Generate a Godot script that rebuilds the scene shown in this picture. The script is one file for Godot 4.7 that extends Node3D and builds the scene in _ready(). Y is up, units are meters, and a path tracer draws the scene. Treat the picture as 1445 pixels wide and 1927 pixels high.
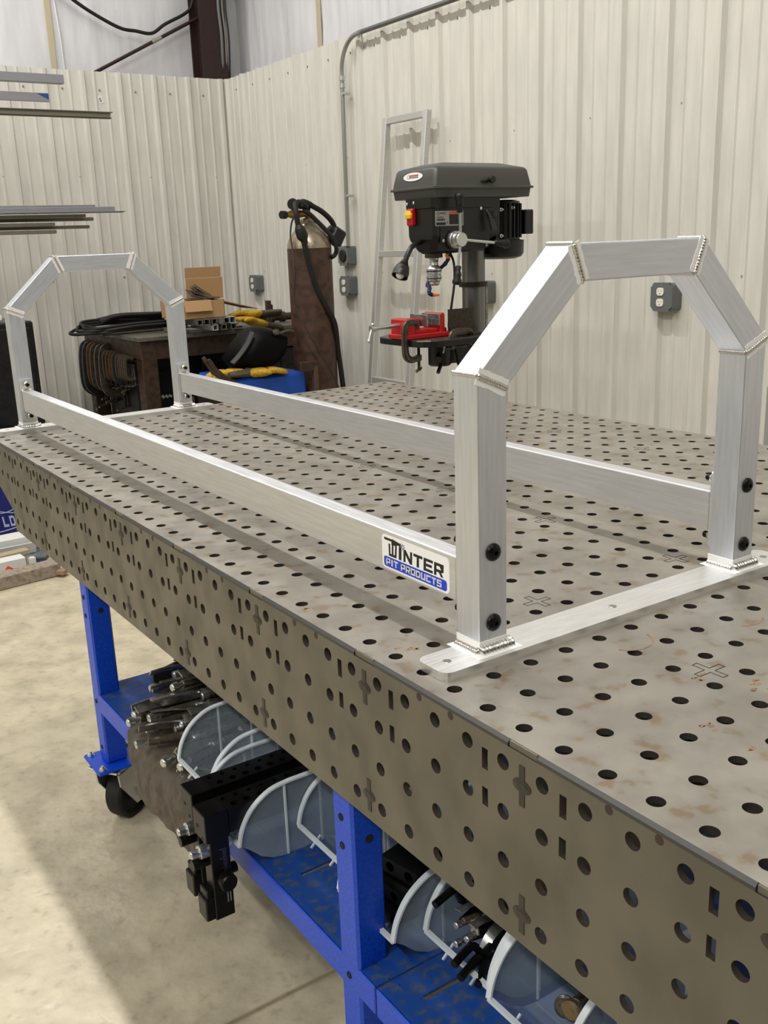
extends Node3D

const G := 0.0508            # hole pitch of the fixture table, also its grid unit
const FLOOR_Y := -0.914      # the table top is the level y = 0
const WALL_X := 2.55         # faces of the two corrugated walls
const WALL_Z := -5.24
const LINER_TOP := 1.48

var M := {}                  # materials
var used := {}               # names taken at top level
var rng := RandomNumberGenerator.new()

# ------------------------------------------------------------------ mesh helpers
func mb() -> SurfaceTool:
	var st := SurfaceTool.new()
	st.begin(Mesh.PRIMITIVE_TRIANGLES)
	st.set_smooth_group(-1)
	return st

# corners counter-clockwise seen from outside
func tri(st: SurfaceTool, a: Vector3, b: Vector3, c: Vector3) -> void:
	st.add_vertex(a); st.add_vertex(c); st.add_vertex(b)

func quad(st: SurfaceTool, a: Vector3, b: Vector3, c: Vector3, d: Vector3) -> void:
	tri(st, a, b, c); tri(st, a, c, d)

# box with chamfered edges
func bx(st: SurfaceTool, c: Vector3, s: Vector3, bev := 0.0, rot := Basis.IDENTITY) -> void:
	st.set_smooth_group(-1)
	var h := s * 0.5
	var r: float = minf(bev, minf(h.x, minf(h.y, h.z)) * 0.9)
	var P := {}
	for sx in [-1, 1]:
		for sy in [-1, 1]:
			for sz in [-1, 1]:
				var q := Vector3(sx * h.x, sy * h.y, sz * h.z)
				var k := Vector3i(sx, sy, sz)
				P[[k, 0]] = c + rot * (q - Vector3(0, sy * r, sz * r))
				P[[k, 1]] = c + rot * (q - Vector3(sx * r, 0, sz * r))
				P[[k, 2]] = c + rot * (q - Vector3(sx * r, sy * r, 0))
	for ax in 3:
		var u := (ax + 1) % 3
		var v := (ax + 2) % 3
		for sg in [-1, 1]:
			var cs := []
			for uv in [[-1, -1], [1, -1], [1, 1], [-1, 1]]:
				var k := Vector3i.ZERO
				k[ax] = sg; k[u] = uv[0]; k[v] = uv[1]
				cs.append(P[[k, ax]])
			if sg < 0: cs.reverse()
			quad(st, cs[0], cs[1], cs[2], cs[3])
	if r <= 0.0: return
	for ax in 3:                                  # the twelve edges, along ax
		var u := (ax + 1) % 3
		var v := (ax + 2) % 3
		for su in [-1, 1]:
			for sv in [-1, 1]:
				var k0 := Vector3i.ZERO
				k0[ax] = -1; k0[u] = su; k0[v] = sv
				var k1 := k0
				k1[ax] = 1
				var q := [P[[k0, u]], P[[k1, u]], P[[k1, v]], P[[k0, v]]]
				if su * sv > 0: q.reverse()
				quad(st, q[0], q[1], q[2], q[3])
	for sx in [-1, 1]:
		for sy in [-1, 1]:
			for sz in [-1, 1]:
				var k := Vector3i(sx, sy, sz)
				if sx * sy * sz > 0: tri(st, P[[k, 0]], P[[k, 1]], P[[k, 2]])
				else: tri(st, P[[k, 0]], P[[k, 2]], P[[k, 1]])

# outline in the xy plane of xf, drawn out along its z from 0 to depth
func prism(st: SurfaceTool, poly: Array, depth: float, xf := Transform3D.IDENTITY, smooth := false) -> void:
	var pv := PackedVector2Array(poly)
	if Geometry2D.is_polygon_clockwise(pv): pv.reverse()
	var n := pv.size()
	st.set_smooth_group(-1)
	var ix := Geometry2D.triangulate_polygon(pv)
	for i in range(0, ix.size(), 3):
		var a := pv[ix[i]]; var b := pv[ix[i + 1]]; var c := pv[ix[i + 2]]
		if (b - a).cross(c - a) < 0.0:
			var t := b
			b = c; c = t
		tri(st, xf * Vector3(a.x, a.y, depth), xf * Vector3(b.x, b.y, depth), xf * Vector3(c.x, c.y, depth))
		tri(st, xf * Vector3(a.x, a.y, 0), xf * Vector3(c.x, c.y, 0), xf * Vector3(b.x, b.y, 0))
	if smooth: st.set_smooth_group(3)
	for i in n:
		var a := pv[i]; var b := pv[(i + 1) % n]
		quad(st, xf * Vector3(a.x, a.y, 0), xf * Vector3(b.x, b.y, 0), xf * Vector3(b.x, b.y, depth), xf * Vector3(a.x, a.y, depth))
	st.set_smooth_group(-1)

# profile of (radius, height) turned about the y axis of xf; sharp at its corners unless smooth
func lathe(st: SurfaceTool, prof: Array, xf := Transform3D.IDENTITY, seg := 20, smooth := false) -> void:
	for i in prof.size() - 1:
		var a: Vector2 = prof[i]
		var b: Vector2 = prof[i + 1]
		st.set_smooth_group(40 if smooth else 41 + i % 2)
		for k in seg:
			var t0 := TAU * k / seg
			var t1 := TAU * (k + 1) / seg
			var d0 := Vector3(cos(t0), 0, -sin(t0))
			var d1 := Vector3(cos(t1), 0, -sin(t1))
			var p := xf * (d0 * a.x + Vector3.UP * a.y)
			var q := xf * (d1 * a.x + Vector3.UP * a.y)
			var r := xf * (d1 * b.x + Vector3.UP * b.y)
			var s := xf * (d0 * b.x + Vector3.UP * b.y)
			if a.x > 1e-6: tri(st, p, q, r)
			if b.x > 1e-6: tri(st, p, r, s)
	st.set_smooth_group(-1)

# round bar along a path; rad is one radius or one per point
func tube(st: SurfaceTool, pts: Array, rad, seg := 10, caps := true) -> void:
	var n := pts.size()
	var rings := []
	var up := Vector3.ZERO
	for i in n:
		var d: Vector3 = (pts[mini(i + 1, n - 1)] - pts[maxi(i - 1, 0)]).normalized()
		if i == 0:
			up = d.cross(Vector3.UP if absf(d.y) < 0.9 else Vector3.RIGHT).normalized()
		up = (up - d * up.dot(d)).normalized()
		var w := d.cross(up)
		var r: float = rad[i] if rad is Array else rad
		var ring := []
		for k in seg:
			var t := TAU * k / seg
			ring.append(pts[i] + (up * cos(t) + w * sin(t)) * r)
		rings.append(ring)
	st.set_smooth_group(7)
	for i in n - 1:
		for k in seg:
			var j := (k + 1) % seg
			quad(st, rings[i][k], rings[i][j], rings[i + 1][j], rings[i + 1][k])
	st.set_smooth_group(-1)
	if caps:
		for k in range(1, seg - 1):
			tri(st, rings[0][0], rings[0][k + 1], rings[0][k])
			tri(st, rings[n - 1][0], rings[n - 1][k], rings[n - 1][k + 1])

# smooth path through points
func curve(p: Array, steps := 6) -> Array:
	var out := []
	for i in p.size() - 1:
		var p0: Vector3 = p[maxi(i - 1, 0)]
		var p3: Vector3 = p[mini(i + 2, p.size() - 1)]
		for s in steps: out.append(p[i].cubic_interpolate(p[i + 1], p0, p3, float(s) / steps))
	out.append(p[-1])
	return out

# flat strip of rectangular section swept along a path lying in a plane with normal nrm
func strap(st: SurfaceTool, pts: Array, width: float, thick: float, nrm: Vector3) -> void:
	var n := pts.size()
	var rings := []
	for i in n:
		var d: Vector3 = (pts[mini(i + 1, n - 1)] - pts[maxi(i - 1, 0)]).normalized()
		var s := d.cross(nrm).normalized() * thick * 0.5
		var w := nrm * width * 0.5
		rings.append([pts[i] - s - w, pts[i] + s - w, pts[i] + s + w, pts[i] - s + w])
	for i in n - 1:
		for k in 4:
			st.set_smooth_group(20 + k)
			var j := (k + 1) % 4
			quad(st, rings[i][k], rings[i + 1][k], rings[i + 1][j], rings[i][j])
	st.set_smooth_group(-1)
	quad(st, rings[0][0], rings[0][1], rings[0][2], rings[0][3])
	quad(st, rings[n - 1][3], rings[n - 1][2], rings[n - 1][1], rings[n - 1][0])

# closed outline of a rectangle with rounded corners
func rounded(w: float, h: float, r: float, seg := 4) -> Array:
	var out := []
	for k in 4:
		var c := Vector2((w * 0.5 - r) * [1, -1, -1, 1][k], (h * 0.5 - r) * [1, 1, -1, -1][k])
		for i in seg + 1:
			out.append(c + Vector2.from_angle(PI * 0.5 * (k + float(i) / seg)) * r)
	return out

func ellipse_outline(rx: float, ry: float, n := 28) -> Array:
	var out := []
	for i in n: out.append(Vector2(cos(TAU * i / n) * rx, sin(TAU * i / n) * ry))
	return out

# square of a pierced plate, on the plane of o, u, v, with a round hole; depth < 0 goes into the plate
func cell(st: SurfaceTool, o: Vector3, u: Vector3, v: Vector3, lo: Vector2, hi: Vector2, c: Vector2, r: float, seg: int, depth: float, inner: SurfaceTool = null) -> void:
	var nrm := u.cross(v)
	var ring := []
	var edge := []
	var side := []
	for k in seg:
		var d := Vector2.from_angle(TAU * (k + 0.5) / seg)
		ring.append(c + d * r)
		var tx: float = ((hi.x if d.x > 0 else lo.x) - c.x) / d.x if absf(d.x) > 1e-6 else 1e9
		var ty: float = ((hi.y if d.y > 0 else lo.y) - c.y) / d.y if absf(d.y) > 1e-6 else 1e9
		edge.append(c + d * minf(tx, ty))
		side.append((0 if d.x > 0 else 2) if tx < ty else (1 if d.y > 0 else 3))
	var corner := [Vector2(hi.x, hi.y), Vector2(lo.x, hi.y), Vector2(lo.x, lo.y), Vector2(hi.x, lo.y)]
	var at := func(p: Vector2) -> Vector3: return o + u * p.x + v * p.y
	st.set_smooth_group(-1)
	for k in seg:
		var j := (k + 1) % seg
		quad(st, at.call(ring[k]), at.call(edge[k]), at.call(edge[j]), at.call(ring[j]))
		if side[k] != side[j]: tri(st, at.call(edge[k]), at.call(corner[side[k]]), at.call(edge[j]))
	if inner == null: inner = st
	inner.set_smooth_group(9)
	for k in seg:
		var j := (k + 1) % seg
		quad(inner, at.call(ring[k]), at.call(ring[j]), at.call(ring[j]) + nrm * depth, at.call(ring[k]) + nrm * depth)
	st.set_smooth_group(-1)

func flat(st: SurfaceTool, o: Vector3, u: Vector3, v: Vector3, lo: Vector2, hi: Vector2) -> void:
	quad(st, o + u * lo.x + v * lo.y, o + u * hi.x + v * lo.y, o + u * hi.x + v * hi.y, o + u * lo.x + v * hi.y)

func frame_of(x: Vector3, y: Vector3, o := Vector3.ZERO) -> Transform3D:
	var a := x.normalized()
	var c := a.cross(y).normalized()
	return Transform3D(Basis(a, c.cross(a), c), o)

func turned(y: Vector3, o := Vector3.ZERO) -> Transform3D:      # y axis along a direction
	var b := y.normalized()
	var a := b.cross(Vector3.FORWARD if absf(b.z) < 0.9 else Vector3.RIGHT).normalized()
	return Transform3D(Basis(a, b, a.cross(b)), o)

# ------------------------------------------------------------------ scene helpers
func numbered(called: String) -> String:
	var k: int = used.get(called, 0)
	used[called] = k + 1
	return called if k == 0 else "%s_%03d" % [called, k]

func done(st: SurfaceTool) -> ArrayMesh:
	st.generate_normals()
	return st.commit()

# commits the shapes as one named mesh under a parent; shapes are given in the parent's axes
func obj(called: String, st: SurfaceTool, m: Material, parent: Node3D = null, at := Transform3D.IDENTITY) -> MeshInstance3D:
	var o := MeshInstance3D.new()
	var mesh := done(st)
	if at != Transform3D.IDENTITY:
		var s2 := SurfaceTool.new()
		s2.begin(Mesh.PRIMITIVE_TRIANGLES)
		s2.append_from(mesh, 0, at.affine_inverse())
		mesh = s2.commit()
	o.mesh = mesh
	o.material_override = m
	o.transform = at
	if parent == null:
		o.name = numbered(called)
		add_child(o, true)
	else:
		var k := 0
		var nm := called
		while parent.has_node(nm):
			k += 1
			nm = "%s_%03d" % [called, k]
		o.name = nm
		parent.add_child(o, true)
	return o

func tag(o: Node3D, label: String, category: String, group := "") -> Node3D:
	o.set_meta("label", label)
	o.set_meta("category", category)
	if group: o.set_meta("group", group)
	return o

func thing(called: String, label: String, category: String, at := Vector3.ZERO, turn := 0.0, group := "") -> Node3D:
	var o := Node3D.new()
	o.name = numbered(called)
	add_child(o, true)
	o.position = at
	o.rotation.y = turn
	tag(o, label, category, group)
	return o

func setting(called: String, at := Vector3.ZERO) -> Node3D:
	var o := Node3D.new()
	o.name = called
	add_child(o, true)
	o.position = at
	o.set_meta("kind", "structure")
	return o

func dup(src: Node3D, xf: Transform3D, label: String, group := "") -> Node3D:
	var stem := String(src.name).rstrip("0123456789").trim_suffix("_")
	var o: Node3D = src.duplicate()
	o.name = numbered(stem)
	add_child(o, true)
	o.transform = xf
	o.set_meta("label", label)
	if group: o.set_meta("group", group)
	return o

func stuff(o: Node3D) -> Node3D:
	o.set_meta("kind", "stuff")
	return o

# ------------------------------------------------------------------ materials
func noise_tex(freq: float, oct: int, ramp: Array, seed_: int, size := 512, normal := 0.0, type := FastNoiseLite.TYPE_SIMPLEX_SMOOTH, warp := 0.0) -> NoiseTexture2D:
	var n := FastNoiseLite.new()
	n.seed = seed_
	n.noise_type = type
	n.frequency = freq
	n.fractal_octaves = oct
	if type == FastNoiseLite.TYPE_CELLULAR: n.fractal_type = FastNoiseLite.FRACTAL_NONE
	if warp > 0.0:
		n.domain_warp_enabled = true
		n.domain_warp_amplitude = warp
		n.domain_warp_frequency = freq
	var t := NoiseTexture2D.new()
	t.width = size; t.height = size
	t.seamless = true
	t.noise = n
	if normal > 0.0:
		t.as_normal_map = true
		t.bump_strength = normal
	elif ramp.size():
		var g := Gradient.new()
		var off := PackedFloat32Array(); var col := PackedColorArray()
		for e in ramp:
			off.append(e[0]); col.append(e[1])
		g.offsets = off; g.colors = col
		t.color_ramp = g
	return t

func gr(v: float) -> Color: return Color(v, v, v)

func mat(c: Color, rough := 0.6, metal := 0.0) -> StandardMaterial3D:
	var m := StandardMaterial3D.new()
	m.albedo_color = c
	m.roughness = rough
	m.metallic = metal
	return m

# colour, roughness and relief noise on all three planes
func rich(c: Color, rough: float, metal: float, scale: Vector3, ct: Texture2D, rt: Texture2D = null, nt: Texture2D = null, ns := 0.3, world := false) -> StandardMaterial3D:
	var m := mat(c, rough, metal)
	m.uv1_triplanar = true
	m.uv1_world_triplanar = world
	m.uv1_scale = scale
	m.uv1_triplanar_sharpness = 4.0
	m.albedo_texture = ct
	if rt:
		m.roughness_texture = rt
		m.roughness_texture_channel = BaseMaterial3D.TEXTURE_CHANNEL_RED
	if nt:
		m.normal_enabled = true
		m.normal_texture = nt
		m.normal_scale = ns
	return m

func _ready() -> void:
	rng.seed = 7
	# ---- camera, surroundings, lights
	var cam := Camera3D.new()
	cam.name = "camera"
	cam.position = Vector3(-0.54666, 0.4318, 1.05773)
	cam.rotation = Vector3(-0.271182, -0.590176, -0.036854)
	cam.fov = 55.238
	cam.near = 0.02
	cam.far = 60.0
	add_child(cam)
	cam.current = true
	var env := Environment.new()
	env.background_mode = Environment.BG_COLOR
	env.background_color = Color(0.02, 0.02, 0.02)
	env.tonemap_mode = Environment.TONE_MAPPER_LINEAR
	env.tonemap_exposure = 0.92
	env.sdfgi_enabled = true
	env.ssao_enabled = true
	env.ssil_enabled = true
	var we := WorldEnvironment.new()
	we.name = "surroundings"
	we.environment = env
	add_child(we)
	# ceiling strips: x, z, length, turned across, energy
	for s in [[0.45, -1.1, 2.4, 10.5, "over the welding table"], [0.45, -4.0, 2.4, 8.5, "over the brown bench"], [0.45, 3.0, 2.4, 6.5, "behind the camera"], [-3.2, -3.2, 2.4, 8.0, "left of the brown bench"], [-3.0, 1.5, 2.4, 18.0, "left of the welding table"], [-7.0, -2.0, 2.4, 12.0, "far left at the back"], [-7.0, 2.5, 2.4, 10.0, "far left at the front"]]:
		ceiling_strip(s[0], s[1], s[2], s[3], s[4])
	make_materials()
	build_room()
	build_table()
	build_stand()
	build_under_table()
	build_drill()
	build_right_wall_things()
	build_back_corner()
	build_bench()
	build_left()

func ceiling_strip(x: float, z: float, length: float, energy: float, where: String) -> void:
	var y := 3.6
	var t := thing("strip_light", "long white strip light hung under the ceiling " + where, "light", Vector3(x, y, z), 0.0, "ceiling strip lights")
	var st := mb()
	bx(st, Vector3(0, 0.05, 0), Vector3(0.14, 0.07, length), 0.006)
	obj("housing", st, mat(Color(0.85, 0.85, 0.84), 0.5), t)
	st = mb()
	bx(st, Vector3(0, 0.008, 0), Vector3(0.11, 0.014, length - 0.04), 0.004)
	var gl := mat(Color(0.95, 0.95, 0.93), 0.5)
	gl.emission_enabled = true
	gl.emission = Color(1.0, 0.99, 0.975)
	gl.emission_energy_multiplier = 4.0
	obj("diffuser", st, gl, t)
	st = mb()
	for s in [-1, 1]: tube(st, [Vector3(0, 0.08, s * length * 0.35), Vector3(0, 0.32, s * length * 0.35)], 0.003, 6)
	obj("hanger", st, mat(gr(0.4), 0.5, 0.8), t)
	var l := AreaLight3D.new()
	l.name = "strip_glow"
	l.area_size = Vector2(0.11, length - 0.04)
	l.light_color = Color(1.0, 0.99, 0.975)
	l.light_energy = energy
	l.area_range = 16.0
	l.area_attenuation = 2.0
	l.shadow_enabled = true
	l.position = Vector3(x, y - 0.006, z)
	l.rotation = Vector3(-PI / 2, 0, 0)
	add_child(l)

func make_materials() -> void:
	var mottle := noise_tex(0.006, 5, [[0.25, Color(0.90, 0.895, 0.89)], [0.5, gr(0.96)], [0.75, gr(1.0)]], 3, 1024)
	var blot := noise_tex(0.012, 4, [[0.2, gr(0.78)], [0.45, gr(0.93)], [0.8, gr(1.0)]], 11, 512)
	var roughn := noise_tex(0.02, 4, [[0.2, gr(0.62)], [0.8, gr(1.0)]], 5, 512)
	var fine := noise_tex(0.09, 3, [[0.2, gr(0.84)], [0.8, gr(1.0)]], 8, 512)
	var bump := noise_tex(0.05, 4, [], 21, 512, 6.0)
	var speck := noise_tex(0.25, 2, [[0.0, gr(0.80)], [0.55, gr(0.95)], [0.8, gr(1.0)]], 31, 512)
	# steel of the fixture table: brown-grey with rust blooms
	M.table = rich(Color(0.60, 0.58, 0.54), 0.44, 0.45, Vector3(1.1, 1.1, 1.1), mottle, roughn, null, 0.3, true)
	M.table.detail_enabled = true
	M.table.detail_blend_mode = BaseMaterial3D.BLEND_MODE_MUL
	M.table.detail_albedo = noise_tex(0.02, 5, [[0.18, Color(0.90, 0.82, 0.73)], [0.32, gr(0.96)], [0.6, gr(1.0)]], 77, 1024)
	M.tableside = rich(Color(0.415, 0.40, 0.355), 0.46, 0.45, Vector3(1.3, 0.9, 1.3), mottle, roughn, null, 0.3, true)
	M.tableedge = mat(Color(0.30, 0.30, 0.30), 0.4, 0.7)
	M.weldmark = mat(Color(0.235, 0.222, 0.205), 0.42, 0.5)
	M.heat = mat(Color(0.20, 0.155, 0.12), 0.6)
	M.screw = mat(Color(0.60, 0.59, 0.55), 0.45, 0.2)
	M.dark = mat(Color(0.07, 0.066, 0.06), 0.7)
	M.rust = rich(Color(0.56, 0.44, 0.33), 0.8, 0.0, Vector3(8, 8, 8), blot)
	# drawn aluminium: streaks along the local y axis
	var streak := noise_tex(0.035, 4, [[0.15, gr(0.95)], [0.85, gr(1.0)]], 15, 512)
	var streakr := noise_tex(0.045, 4, [[0.2, gr(0.82)], [0.8, gr(1.0)]], 16, 512)
	M.alu = rich(Color(0.89, 0.91, 0.945), 0.50, 1.0, Vector3(9, 0.5, 9), streak, streakr)
	M.aluz = rich(Color(0.91, 0.915, 0.93), 0.48, 0.95, Vector3(9, 9, 0.5), streak, streakr)
	M.alux = rich(Color(0.92, 0.92, 0.91), 0.42, 0.88, Vector3(0.8, 9, 9), streak, streakr)
	M.etched = mat(Color(0.95, 0.95, 0.94), 0.55, 0.25)
	M.bead = rich(Color(0.88, 0.87, 0.85), 0.28, 1.0, Vector3(20, 20, 20), fine)
	M.stock = rich(Color(0.80, 0.80, 0.79), 0.45, 0.55, Vector3(0.6, 9, 9), streak, streakr)
	M.rackbar = rich(Color(0.60, 0.61, 0.63), 0.45, 0.6, Vector3(0.6, 9, 9), streak, streakr)
	M.stockdull = rich(Color(0.50, 0.485, 0.45), 0.6, 0.5, Vector3(0.6, 9, 9), streak)
	M.zinc = mat(Color(0.80, 0.81, 0.80), 0.3, 0.95)
	M.pliers = rich(Color(0.42, 0.385, 0.33), 0.36, 0.55, Vector3(9, 9, 9), blot, roughn)
	M.brushed = rich(Color(0.50, 0.50, 0.49), 0.36, 0.85, Vector3(9, 0.4, 9), streak, streakr)
	M.steel = rich(Color(0.66, 0.65, 0.63), 0.35, 0.85, Vector3(4, 4, 4), blot, roughn)
	M.darksteel = rich(Color(0.34, 0.32, 0.29), 0.4, 0.6, Vector3(9, 9, 9), blot, roughn)
	M.brownsteel = rich(Color(0.27, 0.205, 0.155), 0.62, 0.35, Vector3(3, 3, 3), blot, roughn)
	M.clamp_a = rich(Color(0.36, 0.325, 0.28), 0.38, 0.6, Vector3(6, 6, 6), blot)
	M.clamp_b = rich(Color(0.40, 0.255, 0.14), 0.55, 0.4, Vector3(6, 6, 6), blot)
	M.clamp_c = rich(Color(0.25, 0.265, 0.28), 0.4, 0.6, Vector3(6, 6, 6), blot)
	M.boltblack = mat(Color(0.045, 0.044, 0.043), 0.32, 0.5)
	M.black = mat(Color(0.03, 0.03, 0.031), 0.5)
	M.blackox = rich(Color(0.055, 0.055, 0.057), 0.38, 0.4, Vector3(8, 8, 8), speck)
	M.rubber = mat(Color(0.035, 0.034, 0.033), 0.65)
	M.blue = rich(Color(0.0, 0.29, 0.84), 0.42, 0.0, Vector3(3, 3, 3), fine)
	M.blue.clearcoat_enabled = true
	M.blue.clearcoat = 0.10
	M.blue.clearcoat_roughness = 0.25
	M.shelf = rich(Color(1, 1, 1), 0.55, 0.0, Vector3(3.5, 3.5, 3.5), noise_tex(0.02, 6, [[0.25, Color(0.01, 0.25, 0.60)], [0.55, Color(0.10, 0.26, 0.52)], [0.80, Color(0.25, 0.30, 0.44)]], 63, 512), null, null, 0.3, true)
	M.floor = rich(Color(0.76, 0.72, 0.62), 0.52, 0.0, Vector3(0.9, 0.9, 0.9), noise_tex(0.006, 6, [[0.2, gr(0.89)], [0.5, gr(0.96)], [0.8, gr(1.0)]], 42, 1024), roughn, bump, 0.12, true)
	M.floor.detail_enabled = true
	M.floor.detail_blend_mode = BaseMaterial3D.BLEND_MODE_MUL
	M.floor.detail_albedo = noise_tex(0.05, 4, [[0.12, gr(0.90)], [0.3, gr(0.985)], [0.7, gr(1.0)]], 43, 512)
	M.wall = rich(Color(0.825, 0.815, 0.78), 0.42, 0.0, Vector3(1.5, 0.25, 1.5), noise_tex(0.02, 3, [[0.2, gr(0.955)], [0.8, gr(1.0)]], 51, 512), null, null, 0.2, true)
	M.shopwall = mat(Color(0.36, 0.37, 0.38), 0.7)
	M.ceil = mat(Color(0.85, 0.85, 0.85), 0.7)
	M.vinyl = rich(Color(0.86, 0.86, 0.87), 0.34, 0.0, Vector3(2, 0.3, 2), noise_tex(0.02, 3, [[0.2, gr(0.95)], [0.8, gr(1.0)]], 52, 256), null, noise_tex(0.015, 3, [], 53, 512, 4.0), 0.15, true)
	M.tape = mat(Color(0.73, 0.69, 0.58), 0.5)
	M.primer = rich(Color(0.16, 0.055, 0.04), 0.6, 0.0, Vector3(5, 5, 5), blot)
	M.conduit = mat(Color(0.66, 0.67, 0.65), 0.34, 0.85)
	M.galv = mat(Color(0.42, 0.44, 0.44), 0.5, 0.3)
	M.whiteplastic = mat(Color(0.90, 0.88, 0.83), 0.4)
	M.drillgrey = mat(Color(0.25, 0.25, 0.235), 0.42)
	M.drillblack = mat(Color(0.028, 0.028, 0.028), 0.4)
	M.red = mat(Color(0.66, 0.03, 0.06), 0.45)
	M.yellow = mat(Color(0.95, 0.72, 0.02), 0.45)
	M.orange = mat(Color(0.95, 0.50, 0.02), 0.45)
	M.hoseblue = mat(Color(0.02, 0.03, 0.28), 0.45)
	M.cyl = rich(Color(0.29, 0.195, 0.145), 0.5, 0.0, Vector3(3, 3, 3), noise_tex(0.02, 4, [[0.2, gr(0.7)], [0.5, gr(0.95)], [0.8, gr(1.0)]], 88, 256))
	M.cyltop = rich(Color(0.63, 0.58, 0.50), 0.36, 0.6, Vector3(4, 4, 4), blot)
	M.brass = mat(Color(0.58, 0.44, 0.24), 0.35, 0.85)
	M.bronze = mat(Color(0.46, 0.40, 0.31), 0.38, 0.8)
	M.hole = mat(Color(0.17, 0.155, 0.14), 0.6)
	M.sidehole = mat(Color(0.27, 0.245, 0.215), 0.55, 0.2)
	M.card = rich(Color(0.73, 0.58, 0.40), 0.8, 0.0, Vector3(4, 4, 4), fine)
	M.leather = rich(Color(0.74, 0.58, 0.10), 0.7, 0.0, Vector3(9, 9, 9), blot)
	M.suede = rich(Color(0.30, 0.26, 0.21), 0.85, 0.0, Vector3(9, 9, 9), blot)
	M.blanket = rich(Color(0.37, 0.335, 0.29), 0.75, 0.0, Vector3(4, 4, 4), noise_tex(0.012, 5, [[0.2, gr(0.78)], [0.5, gr(0.92)], [0.8, gr(1.0)]], 91, 512), null, noise_tex(0.02, 4, [], 92, 512, 6.0), 0.5)
	M.weldblue = mat(Color(0.0, 0.26, 0.62), 0.4)
	M.navy = mat(Color(0.01, 0.05, 0.38), 0.45)
	M.white = mat(Color(0.86, 0.86, 0.84), 0.45)
	M.lettering = mat(Color(0.62, 0.66, 0.78), 0.5)
	M.bin = mat(Color(0.70, 0.77, 0.84, 0.24), 0.3)
	M.bin.transparency = BaseMaterial3D.TRANSPARENCY_ALPHA
	M.binrim = mat(Color(0.90, 0.93, 0.95, 0.68), 0.3)
	M.binrim.transparency = BaseMaterial3D.TRANSPARENCY_ALPHA
	M.concrete = rich(Color(0.60, 0.55, 0.49), 0.85, 0.0, Vector3(5, 5, 5), blot, null, bump, 0.6)
	M.cabinet = mat(Color(0.56, 0.56, 0.54), 0.45)
	M.darksheet = rich(Color(0.10, 0.11, 0.125), 0.35, 0.35, Vector3(2, 2, 2), blot, roughn)
	M.chips = mat(Color(0.75, 0.74, 0.72), 0.25, 1.0)

# corrugated liner sheet: ribs every 9 inches, two small ones between; local x along the wall, z into the room
func liner_sheet(pitches: int, first: float, height: float) -> SurfaceTool:
	var p := 0.2286
	var prof := []
	for k in pitches:
		var b := first + k * p
		for e in [[-0.021, 0.0], [-0.010, 0.019], [0.010, 0.019], [0.021, 0.0], [0.064, 0.0], [0.070, 0.0055], [0.078, 0.0055], [0.084, 0.0], [0.140, 0.0], [0.146, 0.0055], [0.154, 0.0055], [0.160, 0.0]]:
			prof.append(Vector2(b + e[0], e[1]))
	prof.append(Vector2(first + pitches * p - 0.021, 0.0))
	var st := mb()
	for i in prof.size() - 1:
		var a: Vector2 = prof[i]
		var b: Vector2 = prof[i + 1]
		quad(st, Vector3(a.x, 0, a.y), Vector3(b.x, 0, b.y), Vector3(b.x, height, b.y), Vector3(a.x, height, a.y))
		quad(st, Vector3(a.x, height, a.y), Vector3(b.x, height, b.y), Vector3(b.x, height, b.y - 0.0012), Vector3(a.x, height, a.y - 0.0012))
	return st

# facing of the insulation above the liner, gathered in vertical folds
func vinyl_sheet(w: float, h: float, seed_: int, amp: float) -> SurfaceTool:
	var n := FastNoiseLite.new()
	n.seed = seed_
	n.frequency = 1.0
	n.fractal_octaves = 3
	var st := mb()
	st.set_smooth_group(1)
	var nx := int(w / 0.008)
	var ny := 14
	var f := func(i: int, j: int) -> Vector3:
		var x := w * i / nx
		var y := h * j / ny
		var fold := 1.0 - 0.55 * y / h
		return Vector3(x, y, amp * fold * (0.35 + 0.65 * maxf(0.0, sin(x * 4.3 + 1.0))) * n.get_noise_2d(x * 10.0 + y * 0.9, y * 0.7) + amp * 3.0 * n.get_noise_2d(x * 1.3 + 40.0, y * 1.2))
	for i in nx:
		for j in ny:
			quad(st, f.call(i, j), f.call(i + 1, j), f.call(i + 1, j + 1), f.call(i, j + 1))
	return st

func screw_rows(spots: Array) -> SurfaceTool:
	var st := mb()
	for s in spots:
		lathe(st, [Vector2(0.0075, 0), Vector2(0.0075, 0.0015), Vector2(0.0045, 0.0016), Vector2(0.0045, 0.006), Vector2(0, 0.006)], turned(Vector3.BACK, Vector3(s.x, s.y, 0)), 6)
	return st

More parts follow.
